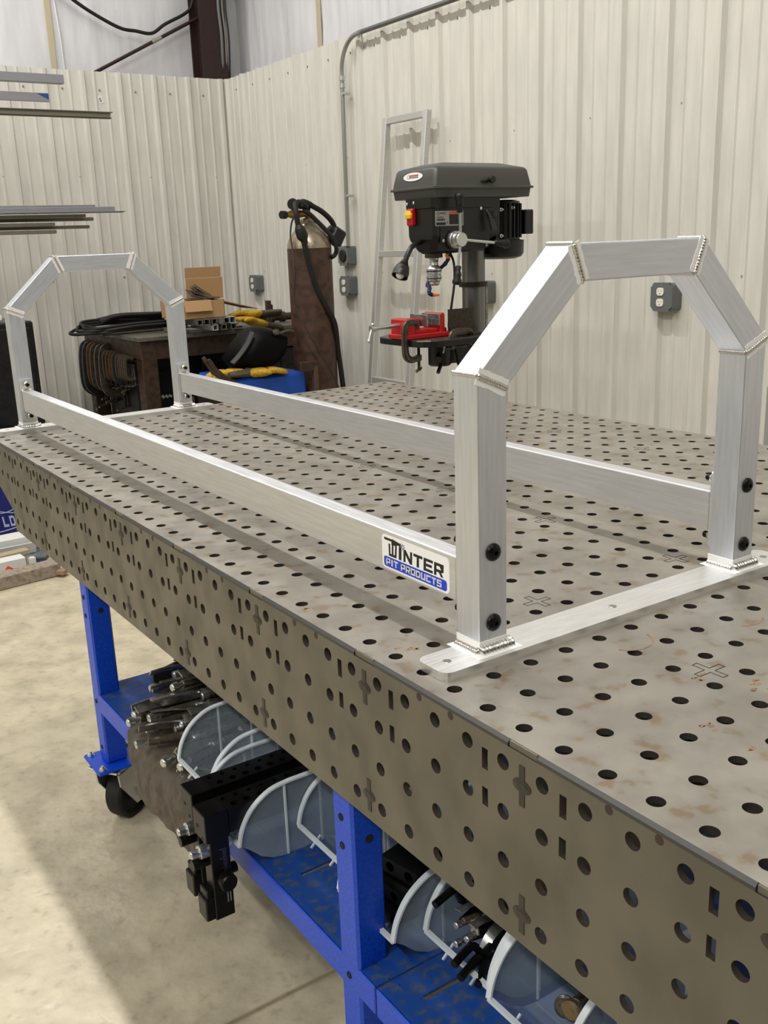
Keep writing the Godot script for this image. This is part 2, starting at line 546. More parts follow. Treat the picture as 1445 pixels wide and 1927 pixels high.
func build_room() -> void:
	var cy := 4.0
	var fl := setting("floor", Vector3(0, FLOOR_Y, 0))
	var st := mb()
	st = mb()                                     # slab in two pours with a sawn joint between
	bx(st, Vector3(-3.6, -0.1, -3.008), Vector3(13.2, 0.2, 5.364), 0.002)
	bx(st, Vector3(-3.6, -0.1, 4.396), Vector3(13.2, 0.2, 9.408), 0.002)
	bx(st, Vector3(-3.6, -0.11, -0.317), Vector3(13.2, 0.2, 0.03), 0.0)
	obj("slab", st, M.floor, fl)
	# back wall: liner sheets of four ribs, then the insulated frame above
	var wb := setting("wall_back", Vector3(0, FLOOR_Y, WALL_Z))
	var lh := LINER_TOP - FLOOR_Y
	var p := 0.2286
	for k in 13:
		obj("liner_sheet", liner_sheet(5 if k == 0 else 4, 2.55 - 0.2 * p - (k * 4 + 4) * p, lh), M.wall, wb)
	var spots := []
	for k in 26:
		spots.append(Vector2(2.55 - (k + 0.75) * p, 1.375 - FLOOR_Y))
		if k % 2 == 0: spots.append(Vector2(2.55 - (k + 0.55) * p, 0.87 - FLOOR_Y))
		if k % 2 == 1: spots.append(Vector2(2.55 - (k + 0.6) * p, 0.26 - FLOOR_Y))
	stuff(obj("screw", screw_rows(spots), M.screw, wb))
	st = mb()
	bx(st, Vector3(-3.6, 0.5 * lh, -0.245), Vector3(13.2, lh, 0.03), 0.0)
	bx(st, Vector3(-3.6, 0.5 * (cy - FLOOR_Y), -0.33), Vector3(13.2, cy - FLOOR_Y, 0.1), 0.0)
	obj("backing", st, M.ceil, wb)
	st = vinyl_sheet(2.6, 2.1, 4, 0.007)
	obj("insulation_facing", st, M.vinyl, wb).position = Vector3(0.17, LINER_TOP - FLOOR_Y - 0.12, -0.200)
	st = mb()
	bx(st, Vector3(1.49, 2.75, -0.188), Vector3(0.036, 1.0, 0.004), 0.001)
	obj("seam_tape", st, M.tape, wb)
	st = mb()
	tube(st, [Vector3(1.555, 2.3, -0.185), Vector3(1.545, 2.6, -0.18), Vector3(1.525, 2.9, -0.178), Vector3(1.515, 3.3, -0.18)], 0.007, 8)
	obj("seam_fold", st, M.vinyl, wb)
	# right wall
	var wr := setting("wall_right", Vector3(WALL_X, FLOOR_Y, 0))
	var turn := Basis(Vector3(0, 0, 1), Vector3.UP, Vector3(-1, 0, 0))
	for k in 15:
		obj("liner_sheet", liner_sheet(4, 0, lh), M.wall, wr, Transform3D.IDENTITY).transform = Transform3D(turn, Vector3(0, 0, WALL_Z + (k * 4 + 0.05) * p))
	spots = []
	for k in 30:
		spots.append(Vector2(WALL_Z + (k + 0.64) * p, 1.40 - FLOOR_Y))
		if k % 2 == 0: spots.append(Vector2(WALL_Z + (k + 0.36) * p, 0.875 - FLOOR_Y))
		if k % 2 == 1: spots.append(Vector2(WALL_Z + (k + 0.68) * p, 0.26 - FLOOR_Y))
	stuff(obj("screw", screw_rows(spots), M.screw, wr, Transform3D.IDENTITY)).transform = Transform3D(turn, Vector3.ZERO)
	st = mb()
	bx(st, Vector3(0.245, 0.5 * lh, 1.75), Vector3(0.03, lh, 14.6), 0.0)
	bx(st, Vector3(0.33, 0.5 * (cy - FLOOR_Y), 1.75), Vector3(0.1, cy - FLOOR_Y, 14.9), 0.0)
	obj("backing", st, M.ceil, wr)
	st = vinyl_sheet(3.4, 2.1, 9, 0.009)
	obj("insulation_facing", st, M.vinyl, wr).transform = Transform3D(turn, Vector3(0.200, LINER_TOP - FLOOR_Y - 0.12, WALL_Z - 0.2))
	st = mb()
	bx(st, Vector3(0.19, 2.75, -4.345), Vector3(0.004, 1.0, 0.05), 0.001)
	obj("seam_tape", st, M.tape, wr)
	st = mb()
	bx(st, Vector3(0.012, 0.5 * lh, WALL_Z + 0.012), Vector3(0.018, lh, 0.018), 0.002)
	obj("corner_trim", st, M.galv, wr)
	# the sides behind the camera
	var wl := setting("wall_left", Vector3(-10.0, FLOOR_Y, 0))
	st = mb()
	bx(st, Vector3(-0.05, 0.5 * (cy - FLOOR_Y), 1.75), Vector3(0.1, cy - FLOOR_Y, 14.9), 0.0)
	obj("sheathing", st, M.shopwall, wl)
	var wf := setting("wall_front", Vector3(0, FLOOR_Y, 9.0))
	st = mb()
	bx(st, Vector3(-3.6, 0.5 * (cy - FLOOR_Y), 0.05), Vector3(13.2, cy - FLOOR_Y, 0.1), 0.0)
	obj("sheathing", st, M.shopwall, wf)
	var ce := setting("ceiling", Vector3(0, cy, 0))
	st = mb()
	bx(st, Vector3(-3.6, 0.05, 1.75), Vector3(13.2, 0.1, 14.9), 0.0)
	obj("deck", st, M.ceil, ce)

func caster(parent: Node3D, at: Vector3, turn: float) -> void:
	# at: centre of the mounting plate's underside; the wheel trails along local -x
	var xf := Transform3D(Basis(Vector3.UP, turn), at)
	var st := mb()
	bx(st, Vector3(0, -0.004, 0), Vector3(0.10, 0.006, 0.085), 0.001)
	lathe(st, [Vector2(0, -0.022), Vector2(0.030, -0.022), Vector2(0.034, -0.016), Vector2(0.034, -0.007)], Transform3D.IDENTITY, 20)
	for s in [-1, 1]:
		prism(st, [Vector2(-0.034, -0.018), Vector2(0.034, -0.018), Vector2(0.030, -0.05), Vector2(-0.022, -0.122), Vector2(-0.05, -0.122), Vector2(-0.058, -0.105)], 0.004, Transform3D(Basis.IDENTITY, Vector3(0, 0, s * 0.033 - 0.002)))
	bx(st, Vector3(-0.01, -0.022, 0), Vector3(0.06, 0.006, 0.066), 0.001)
	var f := obj("caster_fork", st, M.zinc, parent)
	f.transform = xf
	st = mb()
	var ax := turned(Vector3.BACK, Vector3(-0.038, -0.0985, 0))
	lathe(st, [Vector2(0, -0.022), Vector2(0.022, -0.024), Vector2(0.024, -0.016), Vector2(0.052, -0.014), Vector2(0.056, -0.023), Vector2(0.061, -0.023), Vector2(0.0655, -0.018), Vector2(0.067, 0), Vector2(0.0655, 0.018), Vector2(0.061, 0.023), Vector2(0.056, 0.023), Vector2(0.052, 0.014), Vector2(0.024, 0.016), Vector2(0.022, 0.024), Vector2(0, 0.022)], ax, 36)
	obj("wheel", st, M.rubber, f)
	st = mb()
	for s in [-1, 1]:
		lathe(st, [Vector2(0.011, 0), Vector2(0.011, 0.009), Vector2(0, 0.009)], turned(Vector3(0, 0, s), Vector3(-0.038, -0.0985, s * 0.036)), 6)
		lathe(st, [Vector2(0.006, 0), Vector2(0.006, 0.015), Vector2(0, 0.015)], turned(Vector3(0, 0, s), Vector3(-0.038, -0.0985, s * 0.036)), 10)
	obj("axle_bolt", st, M.zinc, f)

func table_leg(t: Node3D, x: float, z: float, outer: float, up: float) -> void:
	var base := Vector3(x, -0.745 + up, z)
	var st := mb()
	bx(st, Vector3(x, -0.470 + up, z), Vector3(0.05, 0.55, 0.05), 0.004)
	var lg := obj("leg", st, M.blue, t)
	for y in [-0.31, -0.355, -0.57, -0.69]:
		st = mb()
		lathe(st, [Vector2(0.0055, 0), Vector2(0.0055, 0.0012), Vector2(0.0045, 0.0014), Vector2(0.0040, 0.0004), Vector2(0, 0.0004)], turned(Vector3(outer, 0, 0), Vector3(x + outer * 0.025, y - 0.02 + up, z - 0.003)), 12)
		obj("bolt_hole", st, M.dark, lg)
	for y in [-0.36, -0.57]:
		st = mb()
		lathe(st, [Vector2(0.0065, 0), Vector2(0.0065, 0.0006), Vector2(0, 0.0004)], turned(Vector3.BACK, Vector3(x + 0.002, y + up, z + 0.025)), 12)
		obj("bolt_hole", st, M.dark, lg)
	st = mb()
	bx(st, base + Vector3(0, -0.004, 0), Vector3(0.115, 0.008, 0.115), 0.003)
	obj("foot_plate", st, M.blue, t)
	for sx in [-1, 1]:
		for sz in [-1, 1]:
			st = mb()
			var c := base + Vector3(sx * 0.043, 0, sz * 0.043)
			lathe(st, [Vector2(0.009, 0), Vector2(0.009, 0.0015), Vector2(0.007, 0.0015), Vector2(0.007, 0.006), Vector2(0.0035, 0.0062), Vector2(0.0035, 0.011), Vector2(0, 0.011)], Transform3D(Basis.IDENTITY, c), 12)
			obj("caster_bolt", st, M.zinc, t)
	caster(t, base + Vector3(0, -0.008, 0), 0.58 + PI if z < -0.5 else -0.5)

func build_table() -> void:
	var t := thing("welding_table", "large steel welding table full of round holes on blue legs", "table", Vector3(0.584, FLOOR_Y, -0.28))
	var inv := Transform3D(Basis.IDENTITY, t.position).affine_inverse()
	var r := 0.0079
	# --- top, 48 by 24 holes
	var st := mb()
	var walls := mb()
	var edge := -0.0254 + 0.0028
	for n in range(-29, 19):
		for m in 24:
			var seg := 20 if n > 0 and m < 12 else (14 if n > -14 else 10)
			var lo := Vector2((n - 0.5) * G, (m - 0.5) * G if m > 0 else edge)
			cell(st, Vector3.ZERO, Vector3.BACK, Vector3.RIGHT, lo, Vector2((n + 0.5) * G, (m + 0.5) * G), Vector2(n * G, m * G), r, seg, -0.0064, walls)
	part_in("top_plate", st, M.table, t, inv)
	stuff(part_in("hole_edge", walls, M.hole, t, inv))
	# chamfered front edge, broken by the tabs that come up through it
	st = mb()
	var z := -29.5 * G
	var tabs := []
	for k in range(-5, 4): tabs.append(5 * k + 4.5)
	var cuts := []
	for c in tabs:
		if c > -29 and c < 18: cuts.append(c)
	for c in cuts + [18.5 + 0.37]:
		var z1: float = (c - 0.37) * G
		quad(st, Vector3(edge, 0, z), Vector3(-0.0254, -0.0032, z), Vector3(-0.0254, -0.0032, z1), Vector3(edge, 0, z1))
		quad(st, Vector3(-0.0254, -0.0032, z), Vector3(-0.0254, -0.0066, z), Vector3(-0.0254, -0.0066, z1), Vector3(-0.0254, -0.0032, z1))
		z = (c + 0.37) * G
	part_in("top_edge", st, M.tableedge, t, inv)
	for c in cuts:
		st = mb()
		bx(st, Vector3(-0.0240 + 0.0013, -0.004, c * G), Vector3(0.0034, 0.0078, 0.74 * G - 0.0016), 0.0005)
		part_in("edge_tab", st, M.tableside, t, inv)
	# --- front side plate: holes in four rows, slots beside the tab welds
	st = mb()
	walls = mb()
	var slots := []
	for k in range(-6, 4):
		slots.append(5 * k + 3.5)
		slots.append(5 * k + 5.5)
	var w := 0.083
	for n in range(-25, 19):
		var a: float = n - 0.5 + (w if slots.has(n - 0.5) else 0.0)
		var b: float = n + 0.5 - (w if slots.has(n + 0.5) else 0.0)
		for row in 4:
			var seg := 20 if n > 2 else 14
			var top: float = -row * G if row > 0 else -0.0066
			cell(st, Vector3(-0.0254, 0, 0), Vector3.BACK, Vector3.UP, Vector2(a * G, -(row + 1) * G), Vector2(b * G, top), Vector2(n * G, -(row + 0.5) * G), r, seg, -0.0064, walls)
		if slots.has(n + 0.5):
			var u0 := (n + 0.5 - w) * G
			var u1 := (n + 0.5 + w) * G
			var ys := [-4 * G, -1.63 * G, -1.255 * G, -0.875 * G, -0.45 * G, -0.0066]
			for i in [0, 2, 4]:
				flat(st, Vector3(-0.0254, 0, 0), Vector3.BACK, Vector3.UP, Vector2(u0, ys[i]), Vector2(u1, ys[i + 1]))
			for i in [1, 3]:
				var q := [Vector3(-0.0254, ys[i], u0), Vector3(-0.0254, ys[i], u1), Vector3(-0.0254, ys[i + 1], u1), Vector3(-0.0254, ys[i + 1], u0)]
				for e in 4:
					var d := Vector3(0.0064, 0, 0)
					quad(walls, q[e], q[(e + 1) % 4], q[(e + 1) % 4] + d, q[e] + d)
	# lower edge and the plate's end
	quad(st, Vector3(-0.0254, -4 * G, -25.5 * G), Vector3(-0.019, -4 * G, -25.5 * G), Vector3(-0.019, -4 * G, 18.5 * G), Vector3(-0.0254, -4 * G, 18.5 * G))
	part_in("side_plate", st, M.tableside, t, inv)
	stuff(part_in("hole_edge", walls, M.sidehole, t, inv))
	st = mb()
	for k in range(-5, 4):
		for q in [1.5, 2.5]: lathe(st, [Vector2(0.0, 0.00025), Vector2(0.004, 0.0002), Vector2(0.0045, 0)], turned(Vector3.LEFT, Vector3(-0.0254, -0.0105, (5 * k + q) * G)), 10)
	stuff(part_in("heat_mark", st, M.heat, t, inv))
	# corner plate at the far end, cut away below
	st = mb()
	for n in range(-29, -25):
		for row in 2:
			cell(st, Vector3(-0.0222, 0, 0), Vector3.BACK, Vector3.UP, Vector2((n - 0.5) * G, -(row + 1) * G), Vector2((n + 0.5) * G, -row * G if row > 0 else -0.0066), Vector2(n * G, -(row + 0.5) * G), r, 12, -0.0064)
	prism(st, [Vector2(-25.5 * G, -2 * G), Vector2(-29.5 * G, -2 * G), Vector2(-28.2 * G, -2.25 * G), Vector2(-26.2 * G, -3.0 * G), Vector2(-25.5 * G, -3.3 * G)], 0.006, Transform3D(Basis(Vector3(0, 0, 1), Vector3.UP, Vector3(-1, 0, 0)), Vector3(-0.0162, 0, 0)))
	part_in("corner_plate", st, M.tableside, t, inv)
	st = mb()                                     # dark mouth behind the corner plate, other sides, ribs below
	bx(st, Vector3(1.1906, -2 * G - 0.003, -0.279), Vector3(0.0064, 4 * G - 0.006, 48 * G), 0.0005)
	bx(st, Vector3(0.584, -2 * G - 0.003, 18.5 * G - 0.0035), Vector3(1.2, 4 * G - 0.006, 0.0064), 0.0005)
	bx(st, Vector3(0.60, -0.053, -29.5 * G + 0.0035), Vector3(1.15, 0.094, 0.0064), 0.0005)
	part_in("end_plate", st, M.tableside, t, inv)
	st = mb()
	for k in range(-5, 4):
		bx(st, Vector3(0.584, -0.095, (5 * k + 4.5) * G), Vector3(1.19, 0.17, 0.006), 0.0)
	for j in [0, 1, 2, 3]:
		bx(st, Vector3((5 * j + 4.5) * G, -0.095, -0.28), Vector3(0.006, 0.17, 2.4), 0.0)
	part_in("rib", st, M.weldmark, t, inv)
	# plug welds: round with a bar through, on the side plate
	for k in range(-6, 4):
		for y in [-0.75, -3.37]:
			var c := Vector3(-0.0254, y * G, (5 * k + 4.5) * G)
			if c.z < -25.4 * G: continue
			st = mb()
			bx(st, c + Vector3(-0.0002, 0, 0), Vector3(0.0010, 0.80 * G, 0.0072), 0.0002)
			lathe(st, [Vector2(0.0098, -0.001), Vector2(0.0095, 0.0006), Vector2(0.0080, 0.0007), Vector2(0.0062, 0.0014), Vector2(0.004, 0.0018), Vector2(0, 0.0012)], turned(Vector3(-1, 0, 0), c) * Transform3D(Basis.from_scale(Vector3(0.72, 1, 1.25)), Vector3.ZERO), 18)
			part_in("plug_weld", st, M.weldmark, t, inv)
	# crossed slots on the top where the ribs meet
	for k in range(-6, 4):
		for j in [0, 1, 2, 3]:
			var c := Vector3((5 * j + 4.5) * G, 0, (5 * k + 4.5) * G)
			st = mb()
			for e in [Vector3(0.0210, 0, 0.0040), Vector3(0.0040, 0, 0.0210)]:
				for sg in [-1, 1]:
					var d := Vector3(sg * signf(e.x - e.z), 0, 0) if e.x > e.z else Vector3(0, 0, sg)
					var o := Vector3(0, 0, 1) if e.x > e.z else Vector3(1, 0, 0)
					for q in [-1, 1]:
						bx(st, c + d * 0.0115 + o * q * 0.0036, Vector3(0.0008, 0.0005, 0.0008) + (Vector3(0.0148, 0, 0) if e.x > e.z else Vector3(0, 0, 0.0148)), 0.0)
					bx(st, c + d * 0.0189, Vector3(0.0008, 0.0005, 0.0008) + (Vector3(0, 0, 0.0075) if e.x > e.z else Vector3(0.0075, 0, 0)), 0.0)
			var x := part_in("cross_slot", st, M.dark, t, inv)
			st = mb()
			bx(st, c, Vector3(0.0370, 0.0004, 0.0064), 0.0)
			bx(st, c, Vector3(0.0064, 0.00041, 0.0370), 0.0)
			obj("cross_weld", st, M.weldmark, x)
	# rust stains near the corner: thin crusts
	var rs := RandomNumberGenerator.new()
	rs.seed = 12
	st = mb()
	for s in [[0.135, 0.615, 0.012], [0.155, 0.655, 0.016], [0.20, 0.60, 0.014], [0.235, 0.64, 0.018], [0.255, 0.585, 0.012], [0.16, 0.70, 0.02], [0.185, 0.665, 0.015], [0.235, 0.535, 0.012], [0.30, 0.545, 0.015], [0.21, 0.49, 0.01], [0.135, 0.56, 0.009], [0.02, 0.245, 0.012], [0.045, 0.205, 0.010], [-0.002, 0.075, 0.010], [0.30, 0.60, 0.011], [0.12, 0.67, 0.010], [0.035, 0.28, 0.008], [0.36, 0.47, 0.008]]:
		for q in 5:
			var c := Vector2(s[0] + rs.randf_range(-1, 1) * s[2], s[1] + rs.randf_range(-1, 1) * s[2])
			var out := []
			var n := 12
			for i in n: out.append(c + Vector2.from_angle(-TAU * i / n) * Vector2(1.0, 0.6) * s[2] * rs.randf_range(0.12, 0.5))
			var ok := true
			for m in range(-1, 9):
				for k in range(-3, 19):
					if c.distance_to(Vector2(m * G, k * G)) < r + s[2] * 0.5: ok = false
			if ok and c.x > -0.01: prism(st, out, 0.00015, Transform3D(Basis(Vector3.RIGHT, Vector3.BACK, Vector3.DOWN), Vector3(0, 0.00015, 0)))
	for e in [[0.222, 0.375, 0.030, 0.2, 2.6], [0.37, 0.405, 0.032, 0.9, 2.2], [0.20, 0.30, 0.022, 2.9, 4.6]]:
		var ap := []
		for i in 15:
			var a := lerpf(e[3], e[4], i / 14.0)
			ap.append(Vector3(e[0] + cos(a) * e[2], 0.0001, e[1] + sin(a) * e[2]))
		strap(st, ap, 0.0003, 0.0022, Vector3.UP)
	stuff(part_in("rust_stain", st, M.rust, t, inv))
	# --- frame below
	for z0 in [-1.076, 0.035, 0.80]:
		for x in [0.0755, 1.09]:
			table_leg_in(t, x, z0, -1.0 if x < 0.5 else 1.0, inv)
	for tray in [[-1.10, 0.098], [0.102, 0.86]]:
		st = mb()
		var sl := []
		for s in [-0.83, -0.505, -0.182, 0.155, 0.48]:
			if s > tray[0] and s < tray[1]: sl.append(s)
		var za: float = tray[0]
		for s in sl + [tray[1] + 0.0045]:
			bx(st, Vector3(0.58, -0.567, (za + s - 0.0045) * 0.5), Vector3(1.05, 0.004, s - 0.0045 - za), 0.0)
			if s < tray[1]:
				bx(st, Vector3(0.075, -0.567, s), Vector3(0.04, 0.004, 0.009), 0.0)
				bx(st, Vector3(0.65, -0.567, s), Vector3(0.91, 0.004, 0.009), 0.0)
			za = s + 0.0045
		part_in("shelf", st, M.shelf, t, inv)
		for x in [0.0525, 1.108]:
			st = mb()
			bx(st, Vector3(x, -0.588, (tray[0] + tray[1]) * 0.5), Vector3(0.004, 0.047, tray[1] - tray[0]), 0.0015)
			part_in("shelf_lip", st, M.blue, t, inv)

func part_in(called: String, st: SurfaceTool, m: Material, t: Node3D, inv: Transform3D) -> MeshInstance3D:
	# shapes given in room axes, stored in the thing's own
	var mesh := done(st)
	var s2 := SurfaceTool.new()
	s2.begin(Mesh.PRIMITIVE_TRIANGLES)
	s2.append_from(mesh, 0, inv)
	var o := MeshInstance3D.new()
	o.mesh = s2.commit()
	o.material_override = m
	var k := 0
	var nm := called
	while t.has_node(nm):
		k += 1
		nm = "%s_%03d" % [called, k]
	o.name = nm
	t.add_child(o, true)
	return o

func table_leg_in(t: Node3D, x: float, z: float, outer: float, inv: Transform3D) -> void:
	table_leg(t, x + inv.origin.x, z + inv.origin.z, outer, inv.origin.y)

# square tube with mitred ends: a, b ends of its axis, na, nb normals of the cutting planes
func mitre_tube(a: Vector3, b: Vector3, na: Vector3, nb: Vector3, w: float, side: Vector3) -> SurfaceTool:
	var d := (b - a).normalized()
	var up := side.cross(d).normalized()
	var out := rounded(w, w, 0.0016, 3)
	var st := mb()
	var n := out.size()
	var pa := []; var pb := []
	for p in out:
		var o: Vector3 = side * p.x + up * p.y
		pa.append(a + o - d * (o.dot(na) / d.dot(na)))
		pb.append(b + o - d * (o.dot(nb) / d.dot(nb)))
	for i in n:
		var j := (i + 1) % n
		st.set_smooth_group(2 if i % 4 != 3 else -1)
		quad(st, pa[i], pa[j], pb[j], pb[i])
	st.set_smooth_group(-1)
	for k in range(1, n - 1):
		tri(st, pa[0], pa[k + 1], pa[k])
		tri(st, pb[0], pb[k], pb[k + 1])
	return st

# rippled bead along a path, with the frosted band on both its sides
func weld(t: Node3D, inv: Transform3D, pts: Array, r: float, nrm: Vector3, band := 0.0) -> void:
	var st := mb()
	var path := []
	var rad := []
	var total := 0.0
	for i in pts.size() - 1: total += pts[i].distance_to(pts[i + 1])
	for i in pts.size() - 1:
		var a: Vector3 = pts[i]; var b: Vector3 = pts[i + 1]
		var n := maxi(4, int(a.distance_to(b) / 0.0008))
		for k in n:
			if i > 0 and k == 0: continue
			path.append(a.lerp(b, float(k) / (n - 1)))
			var pitch := maxf(0.0034, r * 0.62)
			var ph := fmod(path.size() * 0.0008, pitch) / pitch
			rad.append(r * (0.82 + 0.24 * ph + 0.03 * rng.randf_range(-1, 1)))
	rad[0] = r * 0.5
	rad[-1] = r * 0.5
	tube(st, path, rad, 10)
	var bead := part_in("weld_bead", st, M.bead, t, inv)
	if band > 0.0:
		st = mb()
		for i in pts.size() - 1:
			var a: Vector3 = pts[i]; var b: Vector3 = pts[i + 1]
			var d := (b - a).normalized()
			var s := d.cross(nrm).normalized()
			for q in [-1, 1]:
				var p := []
				for k in 18:
					p.append(a.lerp(b, k / 17.0) + s * q * (r + band * 0.5 + 0.0007 * rng.randf_range(-1, 1)) + nrm * 0.0001)
				strap(st, p, band * 1.15, 0.0007, s)
		var s3 := SurfaceTool.new()
		s3.begin(Mesh.PRIMITIVE_TRIANGLES)
		s3.append_from(done(st), 0, inv)
		var fb := MeshInstance3D.new()
		fb.mesh = s3.commit()
		fb.material_override = M.etched
		fb.name = "frosted_band"
		bead.add_child(fb, true)

# button head bolt; axis points out of the surface
func button_bolt(t: Node3D, inv: Transform3D, at: Vector3, axis: Vector3) -> void:
	var st := mb()
	var prof := [Vector2(0.0088, -0.0004)]
	for k in 7:
		var a := PI * 0.5 * k / 7.0
		prof.append(Vector2(0.0094 * cos(a) + 0.0002, 0.0008 + 0.0044 * sin(a)))
	prof.append(Vector2(0.0040, 0.0050))
	prof.append(Vector2(0.0038, 0.0022))
	prof.append(Vector2(0, 0.0018))
	lathe(st, prof, turned(axis, at), 24, false)
	part_in("button_bolt", st, M.boltblack, t, inv)

func nut_end(t: Node3D, inv: Transform3D, at: Vector3, axis: Vector3) -> void:
	var st := mb()
	lathe(st, [Vector2(0.0092, 0), Vector2(0.0092, 0.0012), Vector2(0.0078, 0.0014), Vector2(0.0078, 0.0070), Vector2(0.0062, 0.0085), Vector2(0.0056, 0.0105), Vector2(0, 0.0105)], turned(axis, at), 6)
	var n := part_in("lock_nut", st, M.zinc, t, inv)
	st = mb()
	lathe(st, [Vector2(0.0046, 0.009), Vector2(0.0046, 0.0165), Vector2(0.0036, 0.0178), Vector2(0, 0.0178)], turned(axis, at), 14)
	var s2 := SurfaceTool.new()
	s2.begin(Mesh.PRIMITIVE_TRIANGLES)
	s2.append_from(done(st), 0, inv)
	var o := MeshInstance3D.new()
	o.mesh = s2.commit()
	o.material_override = M.boltblack
	o.name = "bolt_tip"
	n.add_child(o, true)

func foot_outline(x0: float, x1: float, z0: float, z1: float, r: float) -> Array:
	var out := []
	for p in rounded(x1 - x0, z1 - z0, r, 5): out.append(p + Vector2((x0 + x1) * 0.5, (z0 + z1) * 0.5))
	return out

func end_hoop(t: Node3D, inv: Transform3D, zf: float, bolt_out: float) -> void:
	# zf: face towards the camera; the tube is 1.5 inches square
	var w := 0.0381
	var zc := zf - w * 0.5
	var h := w * 0.5
	var th := 0.0095
	var y0 := 0.0095
	# axis points of the bent frame
	var X := [0.0600 + h, 0.0600 + h, 0.1945, 0.3835, 0.5162 - h, 0.5162 - h]
	var Y := [y0, 0.2935, 0.4025, 0.4025, 0.2935, y0]
	var st := mb()
	prism(st, foot_outline(0.0005, 0.5755, -(zf + 0.0175), -(zf + 0.0175 - 0.0508), 0.012), th, Transform3D(Basis(Vector3.RIGHT, Vector3.FORWARD, Vector3.UP), Vector3.ZERO))
	var fp := part_in("foot_plate", st, M.alux, t, inv)
	st = mb()
	for x in [0.0225, 0.2680, 0.5530]:
		lathe(st, [Vector2(0.0048, 0.0002), Vector2(0.0044, 0.0004), Vector2(0.0022, -0.0022 + 0.0024), Vector2(0, 0.0002)], Transform3D(Basis.IDENTITY, inv * Vector3(x, th, zf + 0.0175 - 0.0254)), 16)
	obj("drill_dimple", st, M.steel, fp)
	for i in 5:
		var a := Vector3(X[i], Y[i], zc)
		var b := Vector3(X[i + 1], Y[i + 1], zc)
		var d := (b - a).normalized()
		var na := d
		var nb := d
		if i > 0: na = (d + (a - Vector3(X[i - 1], Y[i - 1], zc)).normalized()).normalized()
		if i < 4: nb = (d + (Vector3(X[i + 2], Y[i + 2], zc) - b).normalized()).normalized()
		st = mitre_tube(a, b, na, nb, w, Vector3.BACK)
		# stored with its length along local y so the drawing streaks follow it
		var mesh := done(st)
		var xf := Transform3D(Basis(d.cross(Vector3.BACK), d, Vector3.BACK), inv * a)
		var s2 := SurfaceTool.new()
		s2.begin(Mesh.PRIMITIVE_TRIANGLES)
		s2.append_from(mesh, 0, xf.affine_inverse() * inv)
		var o := MeshInstance3D.new()
		o.mesh = s2.commit()
		o.material_override = M.alu
		o.transform = xf
		var k := 0
		var nm := "square_tube"
		while t.has_node(nm):
			k += 1
			nm = "square_tube_%03d" % k
		o.name = nm
		t.add_child(o, true)
		if i < 4:                                 # beads round the mitre at b
			var cut := nb.cross(Vector3.BACK)     # lies in the mitre, from inner to outer corner
			var k2 := h / absf(cut.dot(d.cross(Vector3.BACK)))
			var pin := b - cut * k2
			var pout := b + cut * k2
			var zz := Vector3.BACK * h
			weld(t, inv, [pin + zz, pout + zz], 0.0031, Vector3.BACK, 0.0050)
			weld(t, inv, [pout + zz, pout - zz], 0.0030, cut, 0.0)
			weld(t, inv, [pin + zz, pin - zz], 0.0026, -cut, 0.0)
	# fillets at the feet
	for x in [0.0600, 0.5162 - w]:
		var p := [Vector3(x - 0.001, y0 + 0.001, zf - 0.001), Vector3(x + w + 0.007, y0 + 0.001, zf - 0.001)]
		weld(t, inv, p, 0.0080, Vector3(0, 0.7, 0.7), 0.0)
		weld(t, inv, [Vector3(x, y0 + 0.001, zf), Vector3(x, y0 + 0.001, zf - w)], 0.0048, Vector3(-0.7, 0.7, 0), 0.0)
		weld(t, inv, [Vector3(x + w, y0 + 0.001, zf), Vector3(x + w, y0 + 0.001, zf - w)], 0.0046, Vector3(0.7, 0.7, 0), 0.0)
		st = mb()
		bx(st, inv * Vector3(x + h, y0 + 0.0002, zf - h + 0.004), Vector3(w + 0.022, 0.0006, w + 0.016), 0.0)
		bx(st, inv * Vector3(x + h, y0 + 0.006, zf - h), Vector3(w + 0.0008, 0.014, w + 0.0008), 0.0003)
		obj("frosted_band", st, M.etched, fp)
		for y in [0.118, 0.0405]:
			var bc := Vector3(x + h, y, zf if bolt_out > 0 else zf - w)
			button_bolt(t, inv, bc, Vector3(0, 0, bolt_out))
			nut_end(t, inv, Vector3(x + h, y, (zf - w - 0.005) if bolt_out > 0 else zf + 0.005), Vector3(0, 0, -bolt_out))

func glyph(st: SurfaceTool, rows: Array, o: Vector2, cw: float, ch: float, slant: float, xf: Transform3D, depth: float) -> void:
	# rows of a letter as polygons on a 0..10 by 0..10 grid
	for poly in rows:
		var out := []
		for i in range(0, poly.size(), 2):
			out.append(o + Vector2(poly[i] * 0.1 * cw + poly[i + 1] * 0.1 * ch * slant, poly[i + 1] * 0.1 * ch))
		prism(st, out, depth, xf)

